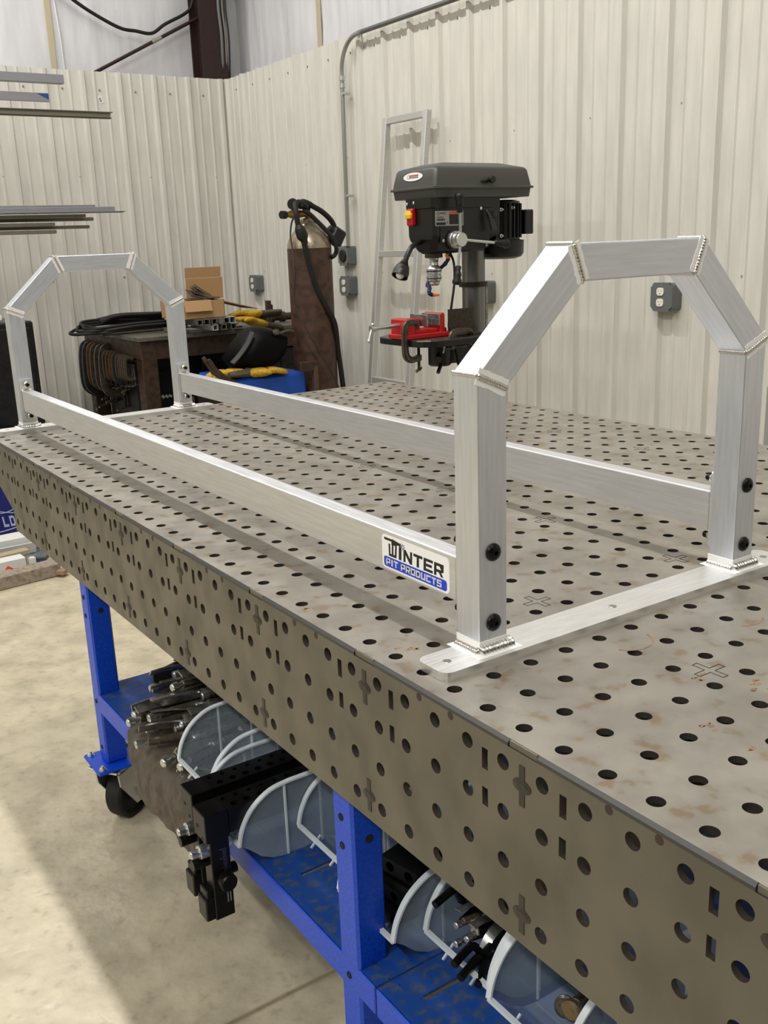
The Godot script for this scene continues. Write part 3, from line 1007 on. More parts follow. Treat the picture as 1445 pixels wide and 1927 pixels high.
const LETTERS := {
	"W": [[0, 10, 2, 10, 2.4, 2, 4, 2, 4, 10, 6, 10, 6, 2, 7.6, 2, 8, 10, 10, 10, 9.6, 0, 0.6, 0]],
	"I": [[3.4, 0, 6.6, 0, 6.6, 10, 3.4, 10]],
	"N": [[0, 0, 2.4, 0, 2.4, 6, 7.4, 0, 10, 0, 10, 10, 7.6, 10, 7.6, 4, 2.6, 10, 0, 10]],
	"T": [[0, 10, 0, 7.8, 3.7, 7.8, 3.7, 0, 6.3, 0, 6.3, 7.8, 10, 7.8, 10, 10]],
	"E": [[0, 0, 10, 0, 10, 2.1, 2.6, 2.1, 2.6, 3.9, 9, 3.9, 9, 6.1, 2.6, 6.1, 2.6, 7.9, 10, 7.9, 10, 10, 0, 10]],
	"R": [[0, 0, 2.5, 0, 2.5, 3, 5, 3, 7.4, 0, 10, 0, 7.6, 3.2, 10, 4, 10, 10, 6, 10, 6, 7.8, 7.5, 7.8, 7.5, 5.2, 2.5, 5.2, 2.5, 7.8, 6, 7.8, 6, 10, 0, 10]],
	"P": [[0, 0, 2.6, 0, 2.6, 3.2, 10, 3.2, 10, 10, 6, 10, 6, 7.8, 7.4, 7.8, 7.4, 5.4, 2.6, 5.4, 2.6, 7.8, 6, 7.8, 6, 10, 0, 10]],
	"O": [[0, 0, 10, 0, 10, 10, 5, 10, 5, 7.8, 7.4, 7.8, 7.4, 2.2, 2.6, 2.2, 2.6, 7.8, 5, 7.8, 5, 10, 0, 10]],
	"D": [[0, 0, 8, 0, 10, 2, 10, 8, 8, 10, 5, 10, 5, 7.8, 7.4, 7.8, 7.4, 2.2, 2.6, 2.2, 2.6, 7.8, 5, 7.8, 5, 10, 0, 10]],
	"U": [[0, 10, 0, 0, 10, 0, 10, 10, 7.4, 10, 7.4, 2.2, 2.6, 2.2, 2.6, 10]],
	"C": [[0, 0, 10, 0, 10, 2.2, 2.6, 2.2, 2.6, 7.8, 10, 7.8, 10, 10, 0, 10]],
	"S": [[0, 0, 10, 0, 10, 6, 2.6, 6, 2.6, 7.9, 10, 7.9, 10, 10, 0, 10, 0, 4, 7.4, 4, 7.4, 2.1, 0, 2.1]],
	"L": [[0, 10, 0, 0, 10, 0, 10, 2.4, 3.2, 2.4, 3.2, 10]],
}

func words(st: SurfaceTool, text: String, o: Vector2, cw: float, ch: float, gap: float, slant: float, xf: Transform3D, depth: float) -> void:
	var x := o.x
	for c in text:
		if c == " ":
			x += cw * 0.55
			continue
		var k := 0.5 if c == "I" else 1.0
		if LETTERS.has(c): glyph(st, LETTERS[c], Vector2(x - (cw * 0.25 if c == "I" else 0.0), o.y), cw, ch, slant, xf, depth)
		x += cw * k + gap

func build_stand() -> void:
	var t := thing("transport_stand", "bare aluminium stand of two welded hoops joined by two long rails", "stand", Vector3(0.288, 0, -0.57))
	var inv := Transform3D(Basis.IDENTITY, t.position).affine_inverse()
	var zn := 0.3225
	var zfar := -1.4550
	end_hoop(t, inv, zn, 1.0)
	end_hoop(t, inv, zfar, -1.0)
	var za := zfar + 0.0050
	var zb := zn - 0.0381 - 0.0050
	for x in [0.0792, 0.4972]:
		var st := mb()
		var len_ := zb - za
		prism(st, rounded(0.0254, 0.0508, 0.0018, 2), len_ - 0.0002, Transform3D(Basis.IDENTITY, Vector3(x, 0.0785, za + 0.0001)))
		var rail := part_in("rail", st, M.aluz, t, inv)
		for e in [[za - 0.0050, za], [zb, zb + 0.0050]]:
			st = mb()
			prism(st, rounded(0.030, 0.104, 0.005, 3), e[1] - e[0], Transform3D(Basis.IDENTITY, inv * Vector3(x, 0.079, e[0])))
			obj("end_plate", st, M.alux, rail)
		for e in [[zb, 1.0], [za, -1.0]]:
			var z: float = e[0] - e[1] * 0.0006
			weld(t, inv, [Vector3(x - 0.0127, 0.053, z), Vector3(x - 0.0127, 0.104, z)], 0.0024, Vector3.LEFT, 0.0)
			weld(t, inv, [Vector3(x - 0.0127, 0.104, z), Vector3(x + 0.0127, 0.104, z)], 0.0026, Vector3.UP, 0.0)
			weld(t, inv, [Vector3(x + 0.0127, 0.053, z), Vector3(x + 0.0127, 0.104, z)], 0.0024, Vector3.RIGHT, 0.0)
	# sticker on the near end of the left rail; its axes: right is +z, up is +y, out is -x
	var xf := Transform3D(Basis(Vector3.BACK, Vector3.UP, Vector3.LEFT), Vector3(0.0792 - 0.01275, 0.0782, 0.2005))
	var st := mb()
	prism(st, rounded(0.129, 0.0415, 0.006, 4), 0.0003, xf)
	var sk := part_in("sticker", st, mat(Color(0.96, 0.96, 0.96), 0.35), t, inv)
	var loc := inv * xf
	st = mb()
	prism(st, rounded(0.121, 0.0125, 0.0035, 4), 0.00012, loc * Transform3D(Basis.IDENTITY, Vector3(-0.0005, -0.0122, 0.0003)))
	obj("blue_band", st, mat(Color(0.02, 0.24, 0.80), 0.4), sk)
	st = mb()
	words(st, "PIT PRODUCTS", Vector2(-0.0565, -0.0163), 0.0082, 0.0082, 0.0016, 0.06, loc * Transform3D(Basis.IDENTITY, Vector3(0, 0, 0.00042)), 0.0001)
	obj("white_lettering", st, M.white, sk)
	st = mb()
	var up := loc * Transform3D(Basis.IDENTITY, Vector3(0, 0, 0.0003))
	words(st, "WINTER", Vector2(-0.0515, -0.0042), 0.0170, 0.0150, 0.0024, 0.06, up, 0.00012)
	# spray gun with a long barrel above the W, pointing left
	for q in [[-0.0595, 0.0172, -0.0445, 0.0172, -0.0445, 0.0142, -0.0590, 0.0142], [-0.0445, 0.0165, -0.0430, 0.0178, -0.0290, 0.0160, -0.0265, 0.0160, -0.0265, 0.0105, -0.0285, 0.0105, -0.0300, 0.0130, -0.0360, 0.0105, -0.0445, 0.0105], [-0.0250, 0.0163, -0.0262, 0.0163, -0.0262, 0.0090, -0.0250, 0.0090]]:
		var out := []
		for i in range(0, q.size(), 2): out.append(Vector2(q[i], q[i + 1]))
		prism(st, out, 0.00012, up)
	obj("black_lettering", st, M.black, sk)
	st = mb()
	for k in 7:
		var a := TAU * k / 7.0
		prism(st, [Vector2(-0.0215, 0.0128) + Vector2.from_angle(a) * 0.0052, Vector2(-0.0215, 0.0128) + Vector2.from_angle(a + 0.5) * 0.0016, Vector2(-0.0215, 0.0128) + Vector2.from_angle(a - 0.5) * 0.0016], 0.00012, up)
	obj("blue_burst", st, mat(Color(0.05, 0.12, 0.5), 0.4), sk)

# solid through rings of equal point count, bottom to top, each counter-clockwise seen from above
func loft(st: SurfaceTool, rings: Array, smooth := false) -> void:
	var n: int = rings[0].size()
	for i in rings.size() - 1:
		st.set_smooth_group(12 if smooth else -1)
		for k in n:
			var j := (k + 1) % n
			quad(st, rings[i][k], rings[i][j], rings[i + 1][j], rings[i + 1][k])
	st.set_smooth_group(-1)
	var a: Array = rings[0]
	var b: Array = rings[-1]
	for k in range(1, n - 1):
		tri(st, a[0], a[k + 1], a[k])
		tri(st, b[0], b[k], b[k + 1])

# rounded rectangle at height y, as a ring
func ring_at(x0: float, x1: float, z0: float, z1: float, y: float, r: float, inset := 0.0) -> Array:
	var out := []
	for p in rounded(x1 - x0 - 2 * inset, z1 - z0 - 2 * inset, maxf(r - inset * 0.3, 0.002), 5):
		out.append(Vector3((x0 + x1) * 0.5 + p.x, y, (z0 + z1) * 0.5 - p.y))
	return out

# c-clamp in its own axes: opening to +x, top of the frame at y = 0, height h; frame, screw, tee bar
func make_c_clamp(called: String, label: String, m: Material, h: float, reach: float, group := "") -> Node3D:
	var t := thing(called, label, "clamp", Vector3.ZERO, 0.0, group)
	var st := mb()
	var w := h * 0.115
	var path := curve([Vector3(reach, -0.10 * h, 0), Vector3(reach * 0.72, -0.035 * h, 0), Vector3(reach * 0.35, -0.03 * h, 0), Vector3(0.07 * h, -0.16 * h, 0), Vector3(0.045 * h, -0.45 * h, 0), Vector3(0.06 * h, -0.82 * h, 0), Vector3(0.20 * h, -0.955 * h, 0), Vector3(reach * 0.75, -0.95 * h, 0), Vector3(reach + 0.03 * h, -0.93 * h, 0)], 4)
	strap(st, path, w * 0.62, w * 1.15, Vector3.BACK)
	strap(st, path, w * 1.15, w * 0.5, Vector3.BACK)
	lathe(st, [Vector2(0, -0.99 * h), Vector2(w * 0.68, -0.99 * h), Vector2(w * 0.68, -0.86 * h), Vector2(0, -0.86 * h)], Transform3D(Basis.IDENTITY, Vector3(reach, 0, 0)), 12)
	obj("frame", st, m, t)
	st = mb()
	var prof := [Vector2(0, -1.25 * h)]
	var y := -1.25
	while y < -0.42:
		prof.append(Vector2(w * 0.36, y * h)); prof.append(Vector2(w * 0.28, (y + 0.011) * h))
		y += 0.022
	prof.append(Vector2(w * 0.3, -0.42 * h)); prof.append(Vector2(w * 0.62, -0.40 * h)); prof.append(Vector2(w * 0.62, -0.365 * h)); prof.append(Vector2(0, -0.36 * h))
	lathe(st, prof, Transform3D(Basis.IDENTITY, Vector3(reach, 0, 0)), 8)
	var s := obj("screw", st, M.darksteel, t)
	st = mb()
	tube(st, [Vector3(reach - 0.2 * h, -1.27 * h, 0.10 * h), Vector3(reach + 0.14 * h, -1.21 * h, -0.06 * h)], w * 0.2, 8)
	obj("tee_bar", st, M.steel, s)
	return t

func build_drill() -> void:
	var t := thing("drill_press", "dark grey and black drill press standing at the corrugated wall", "drill press", Vector3(1.997, FLOOR_Y, -2.04))
	var inv := Transform3D(Basis.IDENTITY, t.position).affine_inverse()
	var cx := 1.997
	var cz := -2.04
	var st := mb()
	loft(st, [ring_at(1.66, 2.2, -2.24, -1.84, FLOOR_Y, 0.03), ring_at(1.66, 2.2, -2.24, -1.84, FLOOR_Y + 0.035, 0.03), ring_at(1.67, 2.19, -2.23, -1.85, FLOOR_Y + 0.045, 0.03)])
	lathe(st, [Vector2(0.085, FLOOR_Y + 0.04), Vector2(0.08, FLOOR_Y + 0.06), Vector2(0.062, FLOOR_Y + 0.075), Vector2(0.062, FLOOR_Y + 0.15), Vector2(0.047, FLOOR_Y + 0.15)], Transform3D(Basis.IDENTITY, Vector3(cx, 0, cz)), 24)
	part_in("base", st, M.drillblack, t, inv)
	st = mb()
	lathe(st, [Vector2(0.046, FLOOR_Y + 0.1), Vector2(0.046, 0.42)], Transform3D(Basis.IDENTITY, Vector3(cx, 0, cz)), 32)
	part_in("column", st, M.brushed, t, inv)
	st = mb()
	lathe(st, [Vector2(0.046, 0.240), Vector2(0.058, 0.240), Vector2(0.058, 0.259), Vector2(0.046, 0.259)], Transform3D(Basis.IDENTITY, Vector3(cx, 0, cz)), 28)
	part_in("collar", st, M.drillblack, t, inv)
	st = mb()
	bx(st, Vector3(cx + 0.050, -0.1, cz + 0.012), Vector3(0.008, 0.68, 0.016), 0.0)
	for k in 70: bx(st, Vector3(cx + 0.056, -0.43 + k * 0.0095, cz + 0.012), Vector3(0.006, 0.0045, 0.016), 0.0)
	part_in("rack", st, M.steel, t, inv)
	# head casting
	st = mb()
	var top := 0.574
	var hx0 := 1.716
	var hx1 := 2.03
	var hz0 := -2.090
	var hz1 := -1.920
	var plan := func(y: float, x0: float, ch: float, zi: float, x1: float) -> Array:
		return [Vector3(x0, y, hz0 + ch + zi), Vector3(x0, y, hz1 - ch - zi), Vector3(x0 + ch * 1.2, y, hz1 - zi), Vector3(x1, y, hz1 - zi), Vector3(x1, y, hz0 + zi), Vector3(x0 + ch * 1.2, y, hz0 + zi)]
	loft(st, [plan.call(0.374, 1.740, 0.020, 0.045, 1.84), plan.call(0.384, 1.728, 0.022, 0.030, 1.95), plan.call(0.425, 1.717, 0.012, 0.004, 1.99), plan.call(0.44, 1.716, 0.010, 0.0, 2.03), plan.call(0.535, 1.714, 0.010, 0.0, 2.03), plan.call(0.538, 1.708, 0.010, -0.002, 2.03), plan.call(top, 1.706, 0.010, -0.002, 2.03)])
	bx(st, Vector3(1.93, 0.40, cz), Vector3(0.14, 0.046, 0.15), 0.008)
	part_in("head", st, M.drillblack, t, inv)
	st = mb()
	prism(st, [Vector2(1.742, 0.388), Vector2(1.965, 0.388), Vector2(1.978, 0.40), Vector2(1.978, 0.47), Vector2(1.93, 0.485), Vector2(1.915, 0.51), Vector2(1.895, 0.528), Vector2(1.742, 0.531)], 0.0035, Transform3D(Basis.IDENTITY, Vector3(0, 0, hz1 - 0.001)))
	part_in("side_panel", st, mat(Color(0.055, 0.055, 0.055), 0.45), t, inv)
	st = mb()
	for p in [Vector3(1.706, 0.557, -2.073), Vector3(1.706, 0.559, -2.030)]:
		lathe(st, [Vector2(0.0055, 0), Vector2(0.0055, 0.002), Vector2(0.003, 0.004), Vector2(0, 0.004)], turned(Vector3.LEFT, p), 12)
	for p in [Vector3(1.936, 0.533, -1.919), Vector3(1.755, 0.42, -1.919), Vector3(1.962, 0.40, -1.919)]:
		lathe(st, [Vector2(0.006, 0), Vector2(0.006, 0.003), Vector2(0, 0.004)], turned(Vector3.BACK, p), 12)
	stuff(part_in("screw", st, M.zinc, t, inv))
	# belt cover
	st = mb()
	var a := [1.707, 2.187, -2.183, -1.900]
	loft(st, [ring_at(a[0], a[1], a[2], a[3], 0.574, 0.012, 0.010), ring_at(a[0], a[1], a[2], a[3], 0.605, 0.012, 0.006)])
	part_in("belt_tray", st, M.drillgrey, t, inv)
	st = mb()
	loft(st, [ring_at(a[0], a[1], a[2], a[3], 0.605, 0.012, -0.003), ring_at(a[0], a[1], a[2], a[3], 0.6115, 0.012, -0.003), ring_at(a[0], a[1], a[2], a[3], 0.614, 0.012, 0.000)])
	loft(st, [ring_at(a[0], a[1], a[2], a[3], 0.613, 0.014, 0.004), ring_at(a[0], a[1], a[2], a[3], 0.640, 0.018, 0.008), ring_at(a[0], a[1], a[2], a[3], 0.672, 0.024, 0.013), ring_at(a[0], a[1], a[2], a[3], 0.680, 0.028, 0.018), ring_at(a[0], a[1], a[2], a[3], 0.684, 0.03, 0.028), ring_at(a[0] + 0.02, a[1] - 0.03, a[2], a[3], 0.698, 0.03, 0.070), ring_at(a[0] + 0.02, a[1] - 0.03, a[2], a[3], 0.700, 0.03, 0.082)], true)
	var cov := part_in("belt_cover", st, M.drillgrey, t, inv)
	st = mb()
	lathe(st, [Vector2(0, 0), Vector2(0.008, 0), Vector2(0.008, 0.012), Vector2(0.013, 0.016), Vector2(0.013, 0.028), Vector2(0, 0.030)], turned(Vector3.BACK, inv * Vector3(1.966, 0.634, -1.908)), 16)
	bx(st, inv * Vector3(1.942, 0.6285, -1.906), Vector3(0.03, 0.008, 0.008), 0.001)
	obj("latch", st, M.black, cov)
	# oval badge: ring, red and grey blocks of lettering
	var xf := inv * Transform3D(Basis(Vector3.BACK, Vector3(0.21, 0.978, 0).normalized(), Vector3(-0.978, 0.21, 0).normalized()), Vector3(1.7175, 0.6525, -2.045))
	st = mb()
	prism(st, ellipse_outline(0.060, 0.0155), 0.002, xf)
	var badge := obj("badge", st, M.white, t)
	st = mb()
	for k in 6: prism(st, rounded(0.0078, 0.0062, 0.001, 2), 0.0006, xf * Transform3D(Basis.IDENTITY, Vector3(-0.016 + k * 0.0092, 0.0038, 0.0020)))
	obj("red_lettering", st, mat(Color(0.70, 0.16, 0.17), 0.5), badge)
	st = mb()
	for k in 6: prism(st, rounded(0.0078, 0.0048, 0.001, 2), 0.0006, xf * Transform3D(Basis.IDENTITY, Vector3(-0.016 + k * 0.0092, -0.0032, 0.0020)))
	var rp := []
	for k in 17: rp.append(xf * (Vector3(-0.0275, 0.0, 0.0022) + Vector3(cos(TAU * k / 16), sin(TAU * k / 16), 0) * 0.0068))
	tube(st, rp, 0.0009, 6)
	obj("grey_lettering", st, mat(Color(0.36, 0.36, 0.40), 0.5), badge)
	# data plate on the side
	xf = inv * Transform3D(Basis.IDENTITY, Vector3(1.7845, 0.4995, hz1 + 0.0028))
	st = mb()
	prism(st, rounded(0.132, 0.053, 0.001, 2), 0.0008, xf)
	var plate := obj("data_plate", st, mat(Color(0.55, 0.55, 0.53), 0.5), t)
	st = mb()
	bx(st, xf * Vector3(0.0285, -0.0035, 0.0009), Vector3(0.060, 0.036, 0.0006))
	bx(st, xf * Vector3(-0.040, -0.0185, 0.0009), Vector3(0.044, 0.0095, 0.0006))
	for k in 5: bx(st, xf * Vector3(-0.0555 + k * 0.0075, -0.0045, 0.0009), Vector3(0.0058, 0.0075, 0.0006))
	for k in 6: bx(st, xf * Vector3(-0.0560 + k * 0.0050, 0.0045, 0.0009), Vector3(0.0038, 0.0032, 0.0006))
	bx(st, xf * Vector3(-0.0095, -0.0150, 0.0009), Vector3(0.004, 0.006, 0.0006))
	rp = []
	for k in 17: rp.append(xf * (Vector3(-0.0525, 0.0165, 0.0011) + Vector3(cos(TAU * k / 16), sin(TAU * k / 16), 0) * 0.0050))
	tube(st, rp, 0.0007, 6)
	obj("dark_print", st, mat(Color(0.06, 0.06, 0.058), 0.5), plate)
	st = mb()
	bx(st, xf * Vector3(0.0285, 0.0205, 0.0009), Vector3(0.060, 0.0075, 0.0006))
	obj("orange_band", st, mat(Color(0.80, 0.26, 0.06), 0.5), plate)
	st = mb()
	for k in 5: bx(st, xf * Vector3(-0.0415 + k * 0.0052, 0.0185, 0.0009), Vector3(0.0044, 0.0045, 0.0006))
	obj("red_print", st, mat(Color(0.45, 0.12, 0.14), 0.5), plate)
	# switch
	st = mb()
	loft(st, [ring_at(1.696, 1.716, -2.068, -2.030, 0.478, 0.006, 0.003), ring_at(1.696, 1.716, -2.068, -2.030, 0.483, 0.006), ring_at(1.696, 1.716, -2.068, -2.030, 0.534, 0.006), ring_at(1.696, 1.716, -2.068, -2.030, 0.540, 0.006, 0.003)])
	var sw := part_in("switch", st, M.red, t, inv)
	st = mb()
	loft(st, [ring_at(1.689, 1.70, -2.066, -2.032, 0.505, 0.004), ring_at(1.687, 1.70, -2.068, -2.030, 0.518, 0.004), ring_at(1.691, 1.70, -2.058, -2.040, 0.533, 0.003)])
	var s2 := SurfaceTool.new()
	s2.begin(Mesh.PRIMITIVE_TRIANGLES)
	s2.append_from(done(st), 0, inv)
	var yk := MeshInstance3D.new()
	yk.mesh = s2.commit()
	yk.material_override = M.yellow
	yk.name = "paddle"
	sw.add_child(yk)
	# feed hub and handles
	var hub := Vector3(1.800, 0.4225, hz1)
	st = mb()
	lathe(st, [Vector2(0.036, 0), Vector2(0.036, 0.008), Vector2(0.030, 0.010)], turned(Vector3.BACK, hub), 28)
	part_in("feed_boss", st, M.drillblack, t, inv)
	st = mb()
	lathe(st, [Vector2(0.030, 0.006), Vector2(0.031, 0.008), Vector2(0.031, 0.022), Vector2(0.029, 0.024), Vector2(0.029, 0.028), Vector2(0.0305, 0.030), Vector2(0.0305, 0.036), Vector2(0.0255, 0.039), Vector2(0.0255, 0.056), Vector2(0.024, 0.058), Vector2(0, 0.058)], turned(Vector3.BACK, hub), 32)
	part_in("feed_hub", st, M.zinc, t, inv)
	for e in [Vector3(1.797, 0.585, -1.872), Vector3(2.030, 0.4005, -1.872), Vector3(1.779, 0.262, -1.872)]:
		var c := hub + Vector3(0, 0, 0.047)
		var d: Vector3 = (e - c).normalized()
		st = mb()
		tube(st, [c + d * 0.02, e - d * 0.055], 0.0055, 10)
		var hd := part_in("feed_handle", st, M.zinc, t, inv)
		st = mb()
		lathe(st, [Vector2(0, -0.068), Vector2(0.008, -0.068), Vector2(0.012, -0.062), Vector2(0.009, -0.05), Vector2(0.012, -0.045), Vector2(0.015, -0.035), Vector2(0.0125, -0.026), Vector2(0.0185, -0.012), Vector2(0.0175, -0.004), Vector2(0.012, 0.001), Vector2(0, 0.002)], inv * turned(d, e), 18, true)
		obj("grip", st, M.black, hd)
	st = mb()
	tube(st, [Vector3(1.952, 0.528, -1.91), Vector3(1.962, 0.505, -1.895)], 0.006, 8)
	tube(st, [Vector3(1.960, 0.508, -1.897), Vector3(1.972, 0.452, -1.885)], [0.0085, 0.0125], 12)
	lathe(st, [Vector2(0, 0), Vector2(0.012, 0), Vector2(0.012, 0.02), Vector2(0, 0.022)], turned(Vector3.BACK, Vector3(1.992, 0.508, -1.92)), 12)
	part_in("lock_lever", st, mat(Color(0.09, 0.09, 0.085), 0.5), t, inv)
	# motor
	st = mb()
	var mx := Transform3D(Basis.IDENTITY, Vector3(2.145, 0, -2.05))
	lathe(st, [Vector2(0, 0.340), Vector2(0.060, 0.341), Vector2(0.085, 0.349), Vector2(0.094, 0.362), Vector2(0.095, 0.412), Vector2(0.082, 0.414), Vector2(0.078, 0.416), Vector2(0.078, 0.56), Vector2(0.06, 0.566), Vector2(0, 0.566)], mx, 32)
	for k in 24:
		var ag := TAU * k / 24
		bx(st, mx * Vector3(cos(ag) * 0.079, 0.487, -sin(ag) * 0.079), Vector3(0.014, 0.13, 0.004), 0.0, Basis(Vector3.UP, ag))
	bx(st, Vector3(2.05, 0.49, -1.985), Vector3(0.02, 0.16, 0.06), 0.003)
	bx(st, Vector3(2.03, 0.545, -2.05), Vector3(0.12, 0.02, 0.12), 0.003)
	part_in("motor", st, M.drillblack, t, inv)
	st = mb()
	bx(st, Vector3(2.240, 0.481, -2.02), Vector3(0.045, 0.094, 0.08), 0.004)
	part_in("capacitor_box", st, M.drillblack, t, inv)
	st = mb()
	for p in [Vector3(2.062, 0.528, -1.953), Vector3(2.062, 0.43, -1.953), Vector3(2.09, 0.405, -1.953), Vector3(2.14, 0.535, -1.975)]:
		lathe(st, [Vector2(0.007, 0), Vector2(0.007, 0.006), Vector2(0.0035, 0.0065), Vector2(0.0035, 0.016), Vector2(0, 0.016)], turned(Vector3.BACK, p), 8)
	stuff(part_in("motor_bolt", st, M.zinc, t, inv))
	# spindle and chuck
	var sx := Transform3D(Basis.IDENTITY, Vector3(1.771, 0, -2.0))
	st = mb()
	lathe(st, [Vector2(0.030, 0.385), Vector2(0.034, 0.380), Vector2(0.034, 0.3605), Vector2(0.028, 0.3585), Vector2(0.0, 0.3585)], sx, 24)
	part_in("quill_collar", st, M.brownsteel, t, inv)
	st = mb()
	lathe(st, [Vector2(0.019, 0.36), Vector2(0.019, 0.353), Vector2(0.016, 0.351), Vector2(0.019, 0.345), Vector2(0.0155, 0.342), Vector2(0.017, 0.332), Vector2(0.021, 0.328), Vector2(0.0275, 0.320), Vector2(0.0285, 0.318), Vector2(0.0285, 0.302), Vector2(0.0255, 0.300), Vector2(0.0255, 0.297), Vector2(0.0285, 0.295), Vector2(0.0285, 0.286), Vector2(0.027, 0.283), Vector2(0.027, 0.275), Vector2(0.022, 0.271), Vector2(0.0205, 0.262), Vector2(0.017, 0.257), Vector2(0, 0.256)], sx, 24)
	var chuck := part_in("chuck", st, M.zinc, t, inv)
	st = mb()
	lathe(st, [Vector2(0.0262, 0.3125), Vector2(0.0288, 0.3125), Vector2(0.0288, 0.3085), Vector2(0.0262, 0.3085)], inv * sx, 24)
	lathe(st, [Vector2(0.0262, 0.2845), Vector2(0.0288, 0.2845), Vector2(0.0288, 0.2815), Vector2(0.0262, 0.2815)], inv * sx, 24)
	obj("chuck_band", st, M.black, chuck)
	# air line of jointed links
	st = mb()
	var lp := curve([Vector3(1.804, 0.385, -1.965), Vector3(1.811, 0.362, -1.960), Vector3(1.805, 0.335, -1.975), Vector3(1.797, 0.30, -2.035), Vector3(1.769, 0.262, -2.040), Vector3(1.752, 0.25, -2.005), Vector3(1.738, 0.240, -1.990), Vector3(1.736, 0.229, -1.985), Vector3(1.749, 0.2235, -1.985)], 7)
	var lr := []
	for k in lp.size(): lr.append(0.0058 + 0.0026 * absf(sin(k * 0.8)))
	tube(st, lp, lr, 10)
	var hose := part_in("air_line", st, M.hoseblue, t, inv)
	st = mb()
	tube(st, [inv * Vector3(1.748, 0.2235, -1.985), inv * Vector3(1.759, 0.2225, -1.985), inv * Vector3(1.781, 0.2215, -1.985)], [0.0072, 0.0062, 0.0042], 12)
	tube(st, [inv * Vector3(1.807, 0.372, -1.963), inv * Vector3(1.812, 0.356, -1.961)], 0.0092, 12)
	obj("orange_nozzle", st, M.orange, hose)
	# work lamp on a bent arm
	st = mb()
	tube(st, curve([Vector3(1.735, 0.42, -2.03), Vector3(1.69, 0.415, -1.99), Vector3(1.651, 0.402, -1.975), Vector3(1.629, 0.378, -1.97), Vector3(1.616, 0.352, -1.97)], 6), 0.010, 12)
	var lampx := turned(Vector3(-0.5, -0.8, 0.15), Vector3(1.616, 0.355, -1.97))
	lathe(st, [Vector2(0, -0.004), Vector2(0.012, 0.0), Vector2(0.016, 0.012), Vector2(0.025, 0.026), Vector2(0.030, 0.045), Vector2(0.031, 0.066), Vector2(0.0275, 0.066), Vector2(0.024, 0.04), Vector2(0, 0.02)], lampx, 20)
	var lamp := part_in("work_lamp", st, M.drillblack, t, inv)
	st = mb()
	lathe(st, [Vector2(0, 0.035), Vector2(0.014, 0.04), Vector2(0.018, 0.052), Vector2(0.016, 0.064), Vector2(0.009, 0.072), Vector2(0, 0.074)], inv * lampx, 16, true)
	obj("bulb", st, M.white, lamp)
	st = mb()
	tube(st, curve([Vector3(1.832, 0.388, -1.99), Vector3(1.835, 0.34, -1.96), Vector3(1.828, 0.26, -1.95), Vector3(1.815, 0.17, -1.955), Vector3(1.83, 0.09, -1.99), Vector3(1.86, -0.02, -1.98), Vector3(1.84, -0.10, -1.95), Vector3(1.76, -0.22, -1.93), Vector3(1.70, -0.40, -1.95), Vector3(1.75, -0.8, -1.95), Vector3(1.9, FLOOR_Y + 0.06, -1.9)], 6), 0.0045, 8)
	tube(st, curve([Vector3(1.86, -0.04, -1.98), Vector3(1.89, -0.10, -1.96), Vector3(1.92, -0.2, -1.95)], 5), 0.0045, 8)
	part_in("power_cord", st, M.rubber, t, inv)
	# work table and its arm
	st = mb()
	loft(st, [ring_at(1.600, 1.975, -2.19, -1.835, 0.043, 0.085), ring_at(1.600, 1.975, -2.19, -1.835, 0.064, 0.085), ring_at(1.600, 1.975, -2.19, -1.835, 0.0665, 0.085, 0.002)])
	part_in("work_table", st, M.drillblack, t, inv)
	st = mb()
	loft(st, [ring_at(1.600, 1.975, -2.19, -1.835, 0.0660, 0.085, 0.004), ring_at(1.600, 1.975, -2.19, -1.835, 0.0675, 0.085, 0.005)])
	part_in("ground_face", st, M.darksteel, t, inv)
	st = mb()
	lathe(st, [Vector2(0.045, 0.045), Vector2(0.045, -0.045), Vector2(0.04, -0.052), Vector2(0, -0.054)], Transform3D(Basis.IDENTITY, Vector3(1.805, 0, cz + 0.02)), 24)
	bx(st, Vector3(1.89, -0.01, cz + 0.01), Vector3(0.16, 0.075, 0.07), 0.008)
	lathe(st, [Vector2(0.046, 0.045), Vector2(0.07, 0.045), Vector2(0.072, 0.04), Vector2(0.072, -0.065), Vector2(0.068, -0.07), Vector2(0.046, -0.07)], Transform3D(Basis.IDENTITY, Vector3(cx, 0, cz)), 28)
	part_in("table_arm", st, M.drillblack, t, inv)
	st = mb()
	tube(st, [Vector3(1.775, -0.005, -1.99), Vector3(1.752, -0.022, -1.96)], [0.008, 0.016], 12)
	tube(st, [Vector3(1.79, -0.03, -1.985), Vector3(1.75, -0.07, -1.96)], 0.0075, 10)
	part_in("clamp_lever", st, M.black, t, inv)

	# vise on the table
	t = thing("drill_vise", "red machine vise on the drill press table", "vise", Vector3(1.74, 0.0676, -2.0))
	inv = Transform3D(Basis.IDENTITY, t.position).affine_inverse()
	st = mb()
	bx(st, Vector3(1.697, 0.077, -2.0), Vector3(0.210, 0.018, 0.125), 0.003)
	bx(st, Vector3(1.700, 0.092, -2.0), Vector3(0.190, 0.016, 0.085), 0.003)
	bx(st, Vector3(1.618, 0.113, -2.0), Vector3(0.040, 0.060, 0.105), 0.004)
	bx(st, Vector3(1.766, 0.119, -2.0), Vector3(0.024, 0.076, 0.112), 0.005)
	part_in("body", st, M.red, t, inv)
	st = mb()
	bx(st, Vector3(1.672, 0.114, -2.02), Vector3(0.036, 0.050, 0.070), 0.005)
	bx(st, Vector3(1.652, 0.102, -2.0), Vector3(0.05, 0.03, 0.06), 0.003)
	part_in("sliding_jaw", st, M.red, t, inv)
